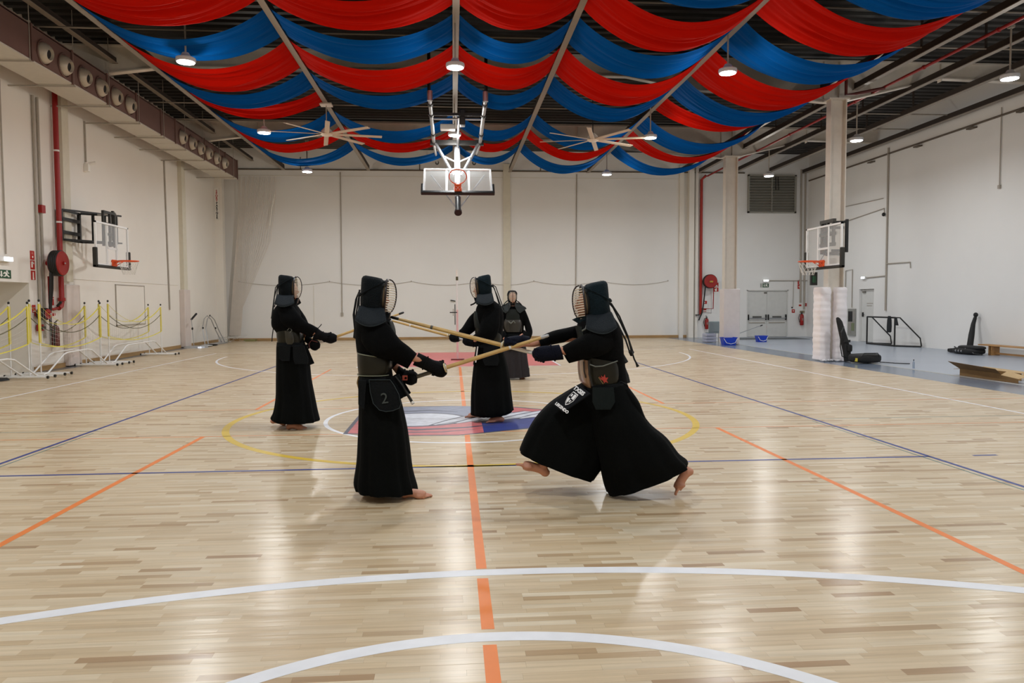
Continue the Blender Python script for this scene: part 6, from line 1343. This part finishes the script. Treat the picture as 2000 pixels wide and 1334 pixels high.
text('LEKENDO', m_flw, tf, T(-.02, -.40), ux, uy, .032, .0008, bold=.0015)
sh = [(-.20, .22), (.24, .22), (.27, -.02), (.16, -.19), (.02, -.27), (-.14, -.18), (-.24, -.02)]
def pol(par, pts, m, lift, nm, label=None):
    b = B(); q = [T(u, v)+fn*lift for u, v in pts]; k = len(q); b.add(q+[w_-fn*.001 for w_ in q], [tuple(range(k)), tuple(range(2*k-1, k-1, -1))]+[(i, (i+1) % k, k+(i+1) % k, k+i) for i in range(k)]); return b.build(nm, m, par, label=label)
pol(tf, sh, m_flw, 0, 'shield'); pol(tf, [(u*.88, v*.86) for u, v in sh], MATS['flap_navy'], .001, 'shield_field')
pol(tf, [(.02, .0), (.02, .17), (.19, .17), (.21, 0)], m_flw, .002, 'shield_quarter'); pol(tf, [(.0, -.02), (-.19, -.02), (-.12, -.14), (.0, -.20)], m_flw, .002, 'shield_quarter')
pol(tf, [(-.14, .05), (-.14, .14), (-.05, .14), (-.05, .05)], m_flw, .002, 'shield_quarter'); pol(tf, [(.05, -.05), (.15, -.05), (.12, -.13), (.05, -.14)], m_flw, .002, 'shield_quarter')
glove(f5, F, [(1089, 672, 1098, 701, .050, -.07), (1074, 674, 1082, 703, .044, -.05), (1062, 675, 1066, 705, .050, -.03), (1051, 677, 1054, 706, .056, -.01), (1043, 682, 1045, 702, .045, 0), (1039, 688, 1040, 696, .025, 0)], (-.95, 0, .25), mt=m_koteb)
glove(f5, F, [(1036, 658, 1036, 678, .046, .09), (1022, 656, 1022, 676, .042, .07), (1008, 656, 1006, 678, .048, .04), (996, 658, 994, 678, .052, .03), (985, 661, 985, 675, .035, .03)], (-.95, 0, .25), mt=m_koteb)
cords = [[p(1188, 590, .03), p(1197, 600, .03), p(1213, 632, .04), p(1229, 666, .04), p(1237, 690, .03)], [p(1188, 591, -.03), p(1194, 593, -.04), p(1210, 618, -.05), p(1226, 656, -.05), p(1235, 694, -.03)], [p(1188, 594, 0), p(1192, 612, .01), p(1206, 632, .0), p(1222, 664, .0), p(1230, 688, 0)], [p(1235, 690, 0), p(1239, 702, 0), p(1246, 715, 0)]]
helmet(f5, p(1159, 592), (-1, 0, -.12), (-.12, 0, 1), 1.02, .245, cords=cords, mt=m_menb)
B().tube([p(1230, 686, -.04), p(1233, 693, -.01), p(1236, 688, .03)], .012, 8).build('cord_knot', m_cordb, f5, smooth=True); B().tube([p(1242, 708, 0), p(1246, 716, 0)], [.006, .013], 8).build('cord_tassel', m_cordb, f5, smooth=True)
flap(f5, [p(1118, 624.5, .02), p(1130, 632, 0), p(1150, 629, -.06), p(1146, 616, -.06), p(1131, 618, 0)], m_menb, 'chin_flap', th=.03)
sB = shinai('bamboo sword held by the lunging fighter, reaching over the shoulder of the front left one', p(1063, 695, 0), p(763, 619, .26), m_leath, tipdark=True)
